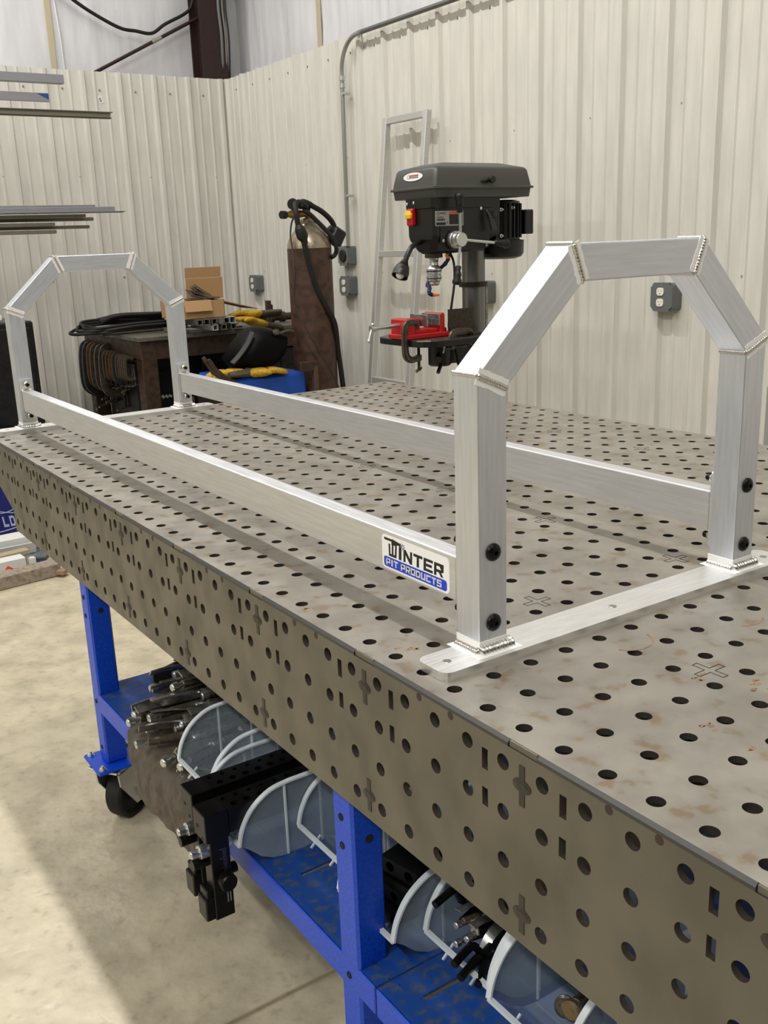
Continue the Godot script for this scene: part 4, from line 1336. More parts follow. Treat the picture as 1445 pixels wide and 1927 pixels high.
	for x in [1.6940, 1.7510]:
		st = mb()
		bx(st, Vector3(x, 0.132, -2.0), Vector3(0.007, 0.044, 0.108), 0.001)
		bx(st, Vector3(x + (0.0036 if x < 1.72 else -0.0036), 0.131, -2.0), Vector3(0.002, 0.004, 0.108), 0.0)
		part_in("jaw_plate", st, M.steel, t, inv)
	st = mb()
	tube(st, [Vector3(1.490, 0.1165, -2.0), Vector3(1.62, 0.120, -2.0)], 0.0085, 12)
	tube(st, [Vector3(1.472, 0.116, -2.0), Vector3(1.492, 0.1165, -2.0)], 0.0125, 14)
	var scr := part_in("screw", st, M.zinc, t, inv)
	st = mb()
	tube(st, [inv * Vector3(1.482, 0.130, -2.0), inv * Vector3(1.459, 0.072, -1.995)], 0.0045, 10)
	for e in [Vector3(1.482, 0.130, -2.0), Vector3(1.459, 0.072, -1.995)]:
		lathe(st, [Vector2(0, -0.008), Vector2(0.0065, -0.0055), Vector2(0.008, 0), Vector2(0.0065, 0.0055), Vector2(0, 0.008)], Transform3D(Basis.IDENTITY, inv * e), 12, true)
	obj("crank_bar", st, M.zinc, scr)
	# clamps holding the work
	var cc := make_c_clamp("c_clamp", "bronze c-clamp gripping the red vise to the drill table", M.clamp_a, 0.150, 0.078)
	cc.position = Vector3(1.578, 0.135, -1.945)
	cc.rotation.y = 0.12
	var c2 := make_c_clamp("c_clamp", "c-clamp behind the vise, only its screw showing under the drill table", M.clamp_a, 0.150, 0.068)
	c2.position = Vector3(1.715, 0.112, -2.13)
	var c3 := make_c_clamp("c_clamp", "bronze c-clamp lying against the drill column beside the angle plate", M.clamp_a, 0.135, 0.062)
	c3.transform = Transform3D(Basis(Vector3.UP, 0.2) * Basis(Vector3.BACK, -PI / 2), Vector3(1.862, 0.098, -1.885))
	# angle plate
	t = thing("angle_plate", "rusty steel angle standing on the drill table right of the vise", "angle plate", Vector3(1.85, 0.0676, -1.93))
	inv = Transform3D(Basis.IDENTITY, t.position).affine_inverse()
	st = mb()
	prism(st, [Vector2(0, 0), Vector2(0.055, 0), Vector2(0.055, 0.008), Vector2(0.008, 0.008), Vector2(0.008, 0.100), Vector2(0, 0.100)], 0.118, Transform3D(Basis(Vector3.BACK, Vector3.UP, Vector3.LEFT), Vector3(1.908, 0.0676, -1.945)))
	part_in("angle", st, rich(Color(0.26, 0.225, 0.19), 0.6, 0.4, Vector3(9, 9, 9), M.clamp_a.albedo_texture), t, inv)

# square steel outlet box on the right wall; kind: 0 duplex, 1 round receptacle, 2 blank
func outlet(z: float, y: float, kind: int, label: String) -> void:
	var t := thing("outlet_box", label, "outlet", Vector3(WALL_X, y, z), 0.0, "grey outlet boxes on the right wall")
	var turn := Basis(Vector3.BACK, Vector3.UP, Vector3.LEFT)
	var st := mb()
	prism(st, rounded(0.102, 0.104, 0.012, 3), 0.052, Transform3D(turn, Vector3.ZERO))
	obj("box", st, M.galv, t)
	st = mb()
	var o := []
	for p in [[0.36, 0.5], [-0.36, 0.5], [-0.36, 0.42], [-0.5, 0.34], [-0.5, -0.34], [-0.36, -0.42], [-0.36, -0.5], [0.36, -0.5], [0.36, -0.42], [0.5, -0.34], [0.5, 0.34], [0.36, 0.42]]: o.append(Vector2(p[0] * 0.104, p[1] * 0.108))
	prism(st, o, 0.006, Transform3D(turn, turn * Vector3(0, 0, 0.052)))
	var cv := obj("cover", st, M.galv, t)
	if kind == 0:
		for s in [-1, 1]:
			st = mb()
			var c := []
			for p in ellipse_outline(0.0175, 0.0175, 28): c.append(Vector2(clampf(p.x, -0.0165, 0.0165), clampf(p.y, -0.0145, 0.0145)))
			prism(st, c, 0.004, Transform3D(turn, turn * Vector3(-0.004, s * 0.0205, 0.058)))
			var f := obj("socket", st, M.whiteplastic, t)
			st = mb()
			for q in [[-0.0065, 0.003, 0.0018, 0.0085], [0.0065, 0.003, 0.0018, 0.007], [0.0, -0.008, 0.0042, 0.0045]]:
				prism(st, rounded(q[2], q[3], q[2] * 0.4, 2), 0.0004, Transform3D(turn, turn * Vector3(-0.004 + q[0], s * 0.0205 + q[1], 0.0619)))
			obj("slot", st, M.black, f)
	elif kind == 1:
		st = mb()
		lathe(st, [Vector2(0.034, 0.058), Vector2(0.034, 0.064), Vector2(0.031, 0.066), Vector2(0.0, 0.0655)], turned(Vector3.LEFT) * Transform3D(Basis.IDENTITY, Vector3.ZERO), 28)
		obj("receptacle", st, M.black, t)
	st = mb()
	for s in [-1, 1]: lathe(st, [Vector2(0.0035, 0.0578), Vector2(0.0035, 0.0595), Vector2(0, 0.060)], Transform3D(turned(Vector3.LEFT).basis, Vector3(0, s * 0.045, 0.0)), 10)
	stuff(obj("cover_screw", st, M.zinc, t))

func build_right_wall_things() -> void:
	outlet(-4.945, 0.183, 0, "grey duplex outlet box on the wall left of the gas cylinder")
	outlet(-3.800, 0.352, 1, "grey box with black round receptacle at the foot of the conduit")
	outlet(-3.800, 0.186, 0, "grey duplex outlet box under the round receptacle")
	outlet(-2.60, 0.176, 2, "grey outlet box half hidden behind the drill press column")
	outlet(-1.515, 0.182, 0, "grey duplex outlet with white sockets seen through the near hoop")
	# conduit: along the top of the liner, bend, down to the box
	var t := thing("conduit", "galvanized conduit bending down the right wall to the round receptacle", "conduit", Vector3(WALL_X, 0.41, -3.74))
	var inv := Transform3D(Basis.IDENTITY, t.position).affine_inverse()
	var x := 2.50
	var st := mb()
	tube(st, [Vector3(x, 0.404, -3.752), Vector3(x, 1.25, -3.742)], 0.0117, 14)
	part_in("straight_pipe", st, M.conduit, t, inv)
	st = mb()
	var bp := [Vector3(x, 1.22, -3.742)]
	for k in 11:
		var a := PI * 0.5 * k / 10.0
		bp.append(Vector3(x, 1.300 + sin(a) * 0.165, -3.742 + (1.0 - cos(a)) * 0.165))
	tube(st, bp + [Vector3(x, 1.466, -3.53)], 0.0117, 14)
	part_in("bend", st, M.conduit, t, inv)
	st = mb()
	tube(st, [Vector3(x, 1.466, -3.56), Vector3(x, 1.466, 1.0)], 0.0117, 14)
	part_in("straight_pipe", st, mat(Color(0.45, 0.46, 0.44), 0.4, 0.7), t, inv)
	for y in [1.225, 1.262]:
		st = mb()
		lathe(st, [Vector2(0.0117, 0), Vector2(0.0155, 0.0), Vector2(0.0155, 0.022), Vector2(0.0117, 0.022)], Transform3D(Basis.IDENTITY, Vector3(x, y, -3.742)), 12)
		part_in("coupling", st, M.zinc, t, inv)
	for p in [Vector3(x, 1.195, -3.743), Vector3(x, 0.672, -3.748)]:
		st = mb()
		lathe(st, [Vector2(0.0117, -0.007), Vector2(0.0138, -0.007), Vector2(0.0138, 0.007), Vector2(0.0117, 0.007)], Transform3D(Basis.IDENTITY, p), 14)
		bx(st, p + Vector3(0.012, 0, 0.022), Vector3(0.04, 0.014, 0.022), 0.002)
		lathe(st, [Vector2(0.007, 0), Vector2(0.007, 0.006), Vector2(0, 0.006)], turned(Vector3.LEFT, p + Vector3(-0.008, 0, 0.024)), 8)
		part_in("strap", st, M.zinc, t, inv)
	st = mb()
	tube(st, [Vector3(x, 1.452, -3.535), Vector3(x + 0.05, 1.40, -3.60)], 0.004, 8)
	lathe(st, [Vector2(0, -0.010), Vector2(0.010, 0), Vector2(0, 0.010)], Transform3D(Basis.IDENTITY, Vector3(x - 0.006, 1.447, -3.55)), 10)
	part_in("hanger_clip", st, M.zinc, t, inv)
	# welded frame leaning at the wall
	t = thing("frame_ladder", "tall narrow aluminium ladder-like frame leaning on the wall behind the drill press", "frame", Vector3(2.25, FLOOR_Y, -3.12))
	inv = Transform3D(Basis.IDENTITY, t.position).affine_inverse()
	var at := func(y: float) -> float: return 2.475 - (1.02 - y) * 0.115
	var zl := -3.296
	var zr := -2.955
	for z in [zl, zr]:
		st = mb()
		var a := Vector3(at.call(FLOOR_Y), FLOOR_Y, z)
		var b := Vector3(at.call(1.022), 1.022, z)
		bx(st, (a + b) * 0.5, Vector3(0.032, a.distance_to(b), 0.032), 0.002, turned(b - a).basis)
		part_in("upright", st, M.stock, t, inv)
	for y in [1.006, 0.362, -0.28]:
		st = mb()
		bx(st, Vector3(at.call(y), y, (zl + zr) * 0.5), Vector3(0.031, 0.031, zr - zl - 0.032), 0.002)
		part_in("rung", st, M.stock, t, inv)
	# grey cabinet beyond the right end of the frame
	t = thing("metal_cabinet", "light grey metal cabinet at the wall beyond the near hoop's right leg", "cabinet", Vector3(2.27, FLOOR_Y, -0.475))
	st = mb()
	bx(st, Vector3(0, 0.486, 0), Vector3(0.5, 0.92, 0.46), 0.006)
	obj("body", st, M.cabinet, t)
	for s in [-1, 1]:
		st = mb()
		bx(st, Vector3(-0.257, 0.48, s * 0.113), Vector3(0.014, 0.82, 0.218), 0.004)
		var d := obj("door", st, M.cabinet, t)
		st = mb()
		bx(st, Vector3(-0.274, 0.55, s * 0.025), Vector3(0.016, 0.10, 0.012), 0.003)
		obj("handle", st, M.zinc, d)
	st = mb()
	bx(st, Vector3(0, 0.013, 0), Vector3(0.46, 0.026, 0.42), 0.0)
	obj("plinth", st, M.black, t)

func build_back_corner() -> void:
	# steel post in the corner above the liner, with cables, brace rod
	var t := setting("trim_1", Vector3(2.45, FLOOR_Y, -5.34))
	var st := mb()
	bx(st, Vector3(-0.0, 2.15, 0.0), Vector3(0.012, 4.3, 0.14), 0.0)
	bx(st, Vector3(0.045, 2.15, 0.076), Vector3(0.18, 4.3, 0.012), 0.0)
	bx(st, Vector3(0.045, 2.15, -0.076), Vector3(0.18, 4.3, 0.012), 0.0)
	obj("steel_post", st, M.primer, t)
	t = thing("brace_rod", "dark diagonal brace rod running up to the brown corner post", "rod", Vector3(1.70, 1.48, -5.36))
	var inv := Transform3D(Basis.IDENTITY, t.position).affine_inverse()
	st = mb()
	var a := Vector3(1.66, 1.465, -5.37)
	var b := Vector3(2.47, 1.876, -5.37)
	tube(st, [a, b], 0.011, 10)
	part_in("rod", st, M.primer, t, inv)
	st = mb()
	tube(st, [a.lerp(b, 0.56), a.lerp(b, 0.64)], 0.0125, 10)
	part_in("paper_tag", st, mat(Color(0.60, 0.58, 0.52), 0.7), t, inv)
	t = thing("black_cable", "black cable sagging in front of the white insulation", "cable", Vector3(2.0, 1.7, -5.36))
	inv = Transform3D(Basis.IDENTITY, t.position).affine_inverse()
	st = mb()
	tube(st, curve([Vector3(1.45, 2.02, -5.37), Vector3(1.638, 1.892, -5.365), Vector3(1.761, 1.822, -5.36), Vector3(1.905, 1.760, -5.355), Vector3(2.007, 1.750, -5.355), Vector3(2.112, 1.745, -5.355), Vector3(2.207, 1.805, -5.36), Vector3(2.36, 1.885, -5.365), Vector3(2.41, 1.95, -5.36), Vector3(2.44, 2.1, -5.36)], 7), 0.0105, 10)
	part_in("jacket", st, M.rubber, t, inv)
	for e in [[0.040, 0.0105, M.galv, "grey cable clipped to the brown corner post", "grey_cable"], [0.068, 0.0085, M.stockdull, "pale cable beside the brown corner post", "pale_cable"], [0.092, 0.006, M.black, "thin black cable at the right of the corner post", "thin_cable"]]:
		st = mb()
		var c := Vector3(2.50 + e[0], 0, -5.235)
		tube(st, curve([c + Vector3(0.03, 2.3, -0.02), c + Vector3(0.0, 1.95, -0.02), c + Vector3(0.008, 1.7, -0.02), c + Vector3(0.0, 1.3, -0.06)], 6), e[1], 8)
		var o := obj(e[4], st, e[2])
		tag(o, e[3], "cable")
	# printed paper tag on a rib
	st = mb()
	bx(st, Vector3.ZERO, Vector3(0.026, 0.045, 0.0006), 0.0)
	t = thing("paper_label", "small white printed sticker on the back wall below the insulation", "sticker", Vector3(1.692, 1.322, -5.2385))
	t.rotation.z = 0.3
	obj("paper", st, M.white, t)
	st = mb()
	for k in 6: bx(st, Vector3(-0.006 + 0.004 * (k % 3), 0.004 - 0.012 * (k / 3), 0.0006), Vector3(0.0026, 0.009, 0.0006), 0.0)
	obj("bar_print", st, M.black, t)
	# gas cylinder with regulator
	t = thing("gas_cylinder", "tall brown gas cylinder with silver shoulder standing by the wall", "gas cylinder", Vector3(2.060, FLOOR_Y, -3.43))
	st = mb()
	lathe(st, [Vector2(0, 0), Vector2(0.105, 0), Vector2(0.113, 0.012), Vector2(0.1135, 0.03), Vector2(0.1135, 1.318)], Transform3D.IDENTITY, 40)
	obj("body", st, M.cyl, t)
	st = mb()
	var prof := [Vector2(0.1135, 1.318)]
	for k in 9:
		var q := k / 8.0
		prof.append(Vector2(lerpf(0.1135, 0.042, pow(q, 1.5)), 1.318 + 0.118 * pow(q, 0.82)))
	prof.append(Vector2(0.040, 1.440)); prof.append(Vector2(0.043, 1.445)); prof.append(Vector2(0.043, 1.462)); prof.append(Vector2(0.034, 1.464)); prof.append(Vector2(0, 1.464))
	lathe(st, prof, Transform3D.IDENTITY, 36, true)
	obj("shoulder", st, M.cyltop, t)
	st = mb()
	lathe(st, [Vector2(0.016, 1.46), Vector2(0.016, 1.50), Vector2(0.013, 1.505), Vector2(0.013, 1.53), Vector2(0, 1.53)], Transform3D.IDENTITY, 16)
	tube(st, [Vector3(0, 1.485, 0), Vector3(-0.045, 1.487, 0.02)], 0.012, 10)
	var vl := obj("valve", st, M.brass, t)
	st = mb()
	lathe(st, [Vector2(0, 1.528), Vector2(0.024, 1.528), Vector2(0.026, 1.534), Vector2(0.024, 1.544), Vector2(0, 1.546)], Transform3D.IDENTITY, 12)
	obj("hand_wheel", st, M.black, vl)
	var rx := Transform3D(Basis.IDENTITY, Vector3(-0.060, 1.487, 0.03))
	st = mb()
	tube(st, [rx * Vector3(0.06, 0, -0.02), rx * Vector3(-0.04, -0.003, 0.012), rx * Vector3(-0.095, -0.005, 0.03)], [0.011, 0.024, 0.010], 14)
	var rg := obj("regulator", st, M.brass, t)
	st = mb()
	lathe(st, [Vector2(0, -0.014), Vector2(0.019, -0.014), Vector2(0.0195, 0), Vector2(0.019, 0.014), Vector2(0, 0.014)], rx * turned(Vector3(-1, 0, 0.3), Vector3(-0.113, -0.006, 0.034)), 16)
	obj("adjusting_knob", st, M.black, rg)
	st = mb()
	lathe(st, [Vector2(0, -0.014), Vector2(0.026, -0.014), Vector2(0.028, 0), Vector2(0.026, 0.012), Vector2(0, 0.012)], rx * turned(Vector3(-0.5, 0, 1), Vector3(-0.045, 0.045, 0.012)), 20)
	lathe(st, [Vector2(0, -0.012), Vector2(0.022, -0.012), Vector2(0.022, 0.012), Vector2(0, 0.012)], rx * turned(Vector3(0.5, 0.2, 1), Vector3(0.03, 0.03, 0.012)), 18)
	obj("gauge", st, M.black, rg)
	st = mb()
	tube(st, curve([rx * Vector3(-0.045, -0.02, 0.015), Vector3(-0.112, 1.44, 0.03), Vector3(-0.122, 1.38, 0.03), Vector3(-0.13, 1.30, 0.06), Vector3(-0.145, 1.2, 0.09), Vector3(-0.15, 1.05, 0.09), Vector3(-0.12, 0.92, 0.14), Vector3(-0.06, 0.80, 0.16), Vector3(0.02, 0.66, 0.16), Vector3(0.06, 0.55, 0.15)], 6), 0.0042, 8)
	obj("gas_hose", st, mat(Color(0.16, 0.14, 0.12), 0.6), t)
	# heavy cord with plugs hung over the valve
	t = thing("power_cable", "thick black cord with plugs draped over the gas cylinder", "cord", Vector3(2.06, 0.6, -3.38))
	inv = Transform3D(Basis.IDENTITY, t.position).affine_inverse()
	st = mb()
	tube(st, curve([Vector3(2.02, 0.600, -3.36), Vector3(1.975, 0.624, -3.35), Vector3(1.935, 0.615, -3.325), Vector3(1.922, 0.575, -3.30), Vector3(1.928, 0.52, -3.30), Vector3(1.946, 0.468, -3.295), Vector3(1.956, 0.42, -3.295), Vector3(1.980, 0.322, -3.30), Vector3(2.022, 0.206, -3.305), Vector3(2.078, 0.10, -3.305), Vector3(2.125, 0.017, -3.32), Vector3(2.16, -0.12, -3.36), Vector3(2.18, -0.30, -3.36), Vector3(2.2, -0.6, -3.36)], 6), 0.0135, 12)
	part_in("cord", st, M.rubber, t, inv)
	st = mb()
	tube(st, curve([Vector3(1.97, 0.60, -3.34), Vector3(1.99, 0.626, -3.36), Vector3(2.03, 0.624, -3.38), Vector3(2.065, 0.606, -3.38), Vector3(2.117, 0.579, -3.38), Vector3(2.165, 0.539, -3.38), Vector3(2.186, 0.50, -3.38), Vector3(2.188, 0.46, -3.38)], 6), 0.0135, 12)
	tube(st, curve([Vector3(2.00, 0.585, -3.36), Vector3(2.02, 0.572, -3.35), Vector3(2.054, 0.542, -3.345), Vector3(2.105, 0.487, -3.33), Vector3(2.141, 0.441, -3.32), Vector3(2.155, 0.395, -3.32), Vector3(2.150, 0.367, -3.33), Vector3(2.128, 0.355, -3.33)], 6), 0.0115, 12)
	part_in("cord_loop", st, M.rubber, t, inv)
	st = mb()
	var pd := Vector3(0.018, -0.046, 0.0).normalized()
	lathe(st, [Vector2(0.014, -0.05), Vector2(0.024, -0.032), Vector2(0.028, -0.015), Vector2(0.029, 0.01), Vector2(0.024, 0.022), Vector2(0.017, 0.034), Vector2(0.0135, 0.05)], turned(pd, Vector3(1.943, 0.472, -3.294)), 12)
	part_in("inline_connector", st, M.black, t, inv)
	st = mb()
	bx(st, Vector3(2.190, 0.455, -3.375), Vector3(0.075, 0.085, 0.06), 0.010, Basis(Vector3.BACK, -0.55))
	tube(st, [Vector3(2.150, 0.50, -3.375), Vector3(2.185, 0.465, -3.375)], [0.020, 0.03], 12)
	part_in("plug", st, M.black, t, inv)

# soft lump: outline in xy swollen along z to half depth
func pillow(st: SurfaceTool, outline: Array, half: float, xf: Transform3D, slices := 8) -> void:
	var c := Vector2.ZERO
	for p in outline: c += p
	c /= outline.size()
	var rings := []
	for i in slices + 1:
		var a := -PI / 2 + PI * (i + 0.02) / (slices + 0.04)
		var k := pow(maxf(cos(a), 0.0), 0.55)
		var ring := []
		for p in outline:
			var q: Vector2 = c + (p - c) * k
			ring.append(xf * Vector3(q.x, q.y, half * sin(a)))
		rings.append(ring)
	if Geometry2D.is_polygon_clockwise(PackedVector2Array(outline)):
		for r in rings: r.reverse()
	loft(st, rings, true)

# leather work glove lying palm down, fingers towards +x, cuff at -x
func make_glove(label: String, at: Vector3, turn: Basis, group := "") -> Node3D:
	var t := thing("work_glove", label, "glove", at, 0.0, group)
	t.basis = turn
	var st := mb()
	var flatten := Transform3D(Basis(Vector3.RIGHT, Vector3.FORWARD, Vector3.UP), Vector3(0, 0.02, 0))
	pillow(st, [Vector2(-0.05, -0.045), Vector2(0.02, -0.05), Vector2(0.055, -0.042), Vector2(0.06, 0.0), Vector2(0.055, 0.042), Vector2(0.02, 0.048), Vector2(-0.05, 0.042)], 0.022, flatten)
	for k in 4:
		var z := -0.036 + k * 0.024
		var l: float = [0.055, 0.075, 0.082, 0.070][k]
		tube(st, curve([Vector3(0.035, 0.022, z), Vector3(0.075, 0.026, z * 1.15), Vector3(0.075 + l * 0.5, 0.021, z * 1.25), Vector3(0.075 + l, 0.010, z * 1.2)], 4), [0.013, 0.0135, 0.014, 0.0145, 0.0145, 0.0145, 0.014, 0.0135, 0.013, 0.0125, 0.012, 0.010, 0.005], 10)
	tube(st, curve([Vector3(-0.01, 0.02, 0.035), Vector3(0.02, 0.025, 0.062), Vector3(0.05, 0.02, 0.075)], 4), [0.014, 0.0155, 0.016, 0.0155, 0.0145, 0.0135, 0.012, 0.010, 0.006], 10)
	obj("hand", st, M.leather, t)
	st = mb()
	var rings := []
	for i in 5:
		var x := -0.045 - i * 0.028
		var w := 0.042 + i * 0.005
		var r := []
		for k in 16:
			var a := TAU * k / 16
			r.append(Vector3(x, 0.021 + sin(a) * (0.020 - i * 0.001 + 0.002 * sin(k * 2.0 + i)), cos(a) * w))
		rings.append(r)
	loft(st, rings, true)
	obj("cuff", st, M.suede, t)
	return t

# locking pliers clamp lying along +x, adjusting bolt at the origin; bolt, handle, lever, jaws
func make_lock_clamp(called: String, label: String, m: Material, lever: Material, group := "") -> Node3D:
	var t := thing(called, label, "clamp", Vector3.ZERO, 0.0, group)
	var st := mb()
	lathe(st, [Vector2(0, 0), Vector2(0.0065, 0), Vector2(0.0085, 0.002), Vector2(0.0085, 0.014), Vector2(0.0052, 0.0145), Vector2(0.0052, 0.034), Vector2(0, 0.034)], turned(Vector3.RIGHT), 8)
	obj("adjusting_bolt", st, M.zinc, t)
	st = mb()
	tube(st, curve([Vector3(0.024, 0, 0), Vector3(0.07, 0.006, 0), Vector3(0.12, 0.010, 0), Vector3(0.155, 0.006, 0)], 3), 0.0082, 8)
	bx(st, Vector3(0.165, 0.004, 0), Vector3(0.05, 0.026, 0.016), 0.004)
	obj("handle", st, m, t)
	st = mb()
	strap(st, curve([Vector3(0.015, -0.030, 0), Vector3(0.05, -0.027, 0), Vector3(0.09, -0.019, 0), Vector3(0.13, -0.010, 0), Vector3(0.155, -0.008, 0)], 3), 0.018, 0.0032, Vector3.BACK)
	obj("lever", st, lever, t)
	st = mb()
	strap(st, curve([Vector3(0.175, 0.008, 0), Vector3(0.20, 0.040, 0), Vector3(0.235, 0.048, 0), Vector3(0.262, 0.028, 0), Vector3(0.265, 0.006, 0)], 4), 0.012, 0.010, Vector3.BACK)
	strap(st, curve([Vector3(0.175, -0.008, 0), Vector3(0.20, -0.035, 0), Vector3(0.235, -0.042, 0), Vector3(0.260, -0.026, 0), Vector3(0.265, -0.004, 0)], 4), 0.012, 0.010, Vector3.BACK)
	obj("jaw", st, m, t)
	return t

func build_bench() -> void:
	var t := thing("steel_bench", "brown steel workbench in the back corner, clamps hanging from its end", "bench", Vector3(1.9, FLOOR_Y, -4.46))
	var inv := Transform3D(Basis.IDENTITY, t.position).affine_inverse()
	var st := mb()
	bx(st, Vector3(1.905, -0.032, -4.465), Vector3(1.19, 0.024, 0.97), 0.003)
	part_in("top", st, rich(Color(0.44, 0.42, 0.39), 0.5, 0.5, Vector3(3, 3, 3), M.steel.albedo_texture), t, inv)
	for z in [-4.03, -4.90]:
		st = mb()
		bx(st, Vector3(1.9, -0.095, z), Vector3(1.14, 0.10, 0.05), 0.003)
		part_in("apron", st, M.brownsteel, t, inv)
	for x in [1.35, 2.46]:
		st = mb()
		bx(st, Vector3(x, -0.092, -4.465), Vector3(0.05, 0.095, 0.92), 0.003)
		part_in("apron", st, M.brownsteel, t, inv)
	for x in [1.372, 2.44]:
		for z in [-4.045, -4.885]:
			st = mb()
			bx(st, Vector3(x, (FLOOR_Y - 0.045) * 0.5, z), Vector3(0.088, -0.045 - FLOOR_Y, 0.088), 0.004)
			part_in("leg", st, M.brownsteel, t, inv)
	st = mb()
	bx(st, Vector3(1.9, -0.55, -4.465), Vector3(1.05, 0.012, 0.88), 0.002)
	part_in("lower_shelf", st, M.brownsteel, t, inv)
	st = mb()
	tube(st, [Vector3(1.345, -0.155, -4.86), Vector3(1.345, -0.155, -4.09)], 0.011, 10)
	part_in("hanging_rail", st, M.brownsteel, t, inv)
	# clamps hung along the left end, far to near
	var protos := []
	for e in [[M.clamp_a, 0.265, 0.11], [M.clamp_b, 0.245, 0.10], [M.clamp_c, 0.30, 0.115]]:
		protos.append(make_c_clamp("hanging_clamp", "", e[0], e[1], e[2], "c-clamps hanging from the end of the brown bench"))
	var spots := [[2, -4.86, 1.05, "far grey c-clamp at the wall end of the hanging row"], [2, -4.80, 1.0, "second grey c-clamp from the wall in the hanging row"], [1, -4.72, 1.05, "rusty orange c-clamp with a wide frame in the hanging row"], [0, -4.66, 1.0, "brown c-clamp just right of the rusty orange one"], [0, -4.58, 1.0, "brown c-clamp in the middle left of the hanging row"], [0, -4.50, 1.1, "largest bronze c-clamp hanging in front of the row"], [0, -4.44, 0.62, "small brown c-clamp right of the largest one"], [0, -4.39, 0.62, "small thin c-clamp with a bright edge in the row"], [1, -4.34, 0.64, "small orange c-clamp right of the middle of the row"], [2, -4.29, 0.56, "small dark grey c-clamp near the bench leg"], [0, -4.23, 0.52, "small bronze c-clamp before the bundle at the leg"], [0, -4.19, 0.50, "first c-clamp of the tight bundle at the bench leg"], [0, -4.16, 0.50, "second c-clamp of the tight bundle at the bench leg"], [0, -4.13, 0.49, "third c-clamp of the tight bundle at the bench leg"], [0, -4.10, 0.48, "nearest c-clamp, touching the bench leg"]]
	var first := {}
	for s in spots:
		var src: Node3D = protos[s[0]]
		var xf := Transform3D(Basis(Vector3.UP, rng.randf_range(-0.12, 0.12)).scaled(Vector3.ONE * s[2]), Vector3(1.262, -0.150 + 0.05 * s[2], s[1]))
		if not first.has(s[0]):
			first[s[0]] = true
			src.transform = xf
			src.set_meta("label", s[3])
		else:
			dup(src, xf, s[3])
	# cases and panel under the bench
	for e in [[Vector3(1.60, -0.33, -4.55), Vector3(0.40, 0.42, 0.5), "dark tool case with pale prints under the brown bench"], [Vector3(2.1, -0.345, -4.35), Vector3(0.46, 0.395, 0.55), "dark grey case under the right half of the brown bench"]]:
		var c := thing("tool_case", e[2], "case", Vector3(e[0].x, -0.544, e[0].z))
		st = mb()
		bx(st, Vector3(0, e[1].y * 0.5 + 0.001, 0), e[1], 0.012)
		obj("body", st, mat(Color(0.055, 0.058, 0.06), 0.45), c)
		st = mb()
		bx(st, Vector3(0, e[1].y * 0.72, e[1].z * 0.5 + 0.002), Vector3(e[1].x * 0.94, 0.008, 0.008), 0.001)
		for s in [-1, 1]: bx(st, Vector3(s * 0.12, e[1].y * 0.72, e[1].z * 0.5 + 0.006), Vector3(0.04, 0.06, 0.012), 0.003)
		obj("latch", st, M.black, c)
		st = mb()
		for k in 5: bx(st, Vector3(-0.10 + k * 0.022, e[1].y * 0.36, e[1].z * 0.5 + 0.0008), Vector3(0.014, 0.020, 0.0016), 0.0, Basis(Vector3.BACK, 0.3 * k))
		obj("white_print", st, M.white, c)
	# welding leads in a flat coil on the bench
	t = thing("welding_lead", "black welding lead coiled flat over the bench end", "cable", Vector3(1.5, -0.02, -4.4))
	inv = Transform3D(Basis.IDENTITY, t.position).affine_inverse()
	st = mb()
	for k in 5:
		var y := -0.008 + 0.0125 * (k % 3) + 0.008
		var w := 0.010 * k
		tube(st, curve([Vector3(1.70, y + 0.01, -4.55 - w), Vector3(1.45, y + 0.02, -4.60 - w), Vector3(1.22 - 0.008 * k, y + 0.022, -4.52), Vector3(1.09 + 0.035 * k, y + 0.004, -4.40), Vector3(1.085 + 0.035 * k, y - 0.004, -4.33), Vector3(1.16 + 0.02 * k, y + 0.0, -4.27 + w), Vector3(1.40, y + 0.012, -4.24 + w), Vector3(1.70, y + 0.01, -4.26 + w)], 6), 0.0085, 8)
	part_in("coil", st, M.rubber, t, inv)
	st = mb()
	for k in 6:
		tube(st, curve([Vector3(1.24 + 0.02 * k, 0.028 + 0.008 * (k % 2), -4.62 + 0.012 * k), Vector3(1.40, 0.055 + 0.006 * (k % 3), -4.60 + 0.02 * k), Vector3(1.60, 0.050 + 0.008 * (k % 3), -4.58 + 0.02 * k), Vector3(1.80, 0.045 + 0.006 * k, -4.55 + 0.02 * k)], 5), 0.009, 8)
	part_in("upper_coil", st, M.rubber, t, inv)
	# steel lying on the top
	var bars := [[Vector3(1.40, -0.015, -4.30), Vector3(0.36, 0.009, 0.05), 0.05, "thin flat steel bar lying at the front of the bench top"], [Vector3(1.47, -0.0145, -4.42), Vector3(0.40, 0.010, 0.05), -0.05, "second flat steel bar lying behind the first on the bench"], [Vector3(1.62, 0.004, -4.14), Vector3(0.16, 0.006, 0.11), 0.35, "pale steel plate offcut leaning on the bench bars"]]
	for b in bars:
		st = mb()
		bx(st, Vector3.ZERO, b[1], 0.001)
		var o := obj("steel_bar", st, M.darksteel if b[2] < 0.2 else M.steel)
		o.position = b[0]
		o.rotation.y = b[2]
		tag(o, b[3], "bar")
	# cardboard box with open flaps
	t = thing("cardboard_box", "open brown cardboard box with raised flap on the bench", "box", Vector3(1.68, 0.07, -4.03))
	inv = Transform3D(Basis.IDENTITY, t.position).affine_inverse()
	st = mb()
	var f := 0.004
	bx(st, Vector3(1.655, 0.063, -4.03), Vector3(0.26, f, 0.26), 0.0)
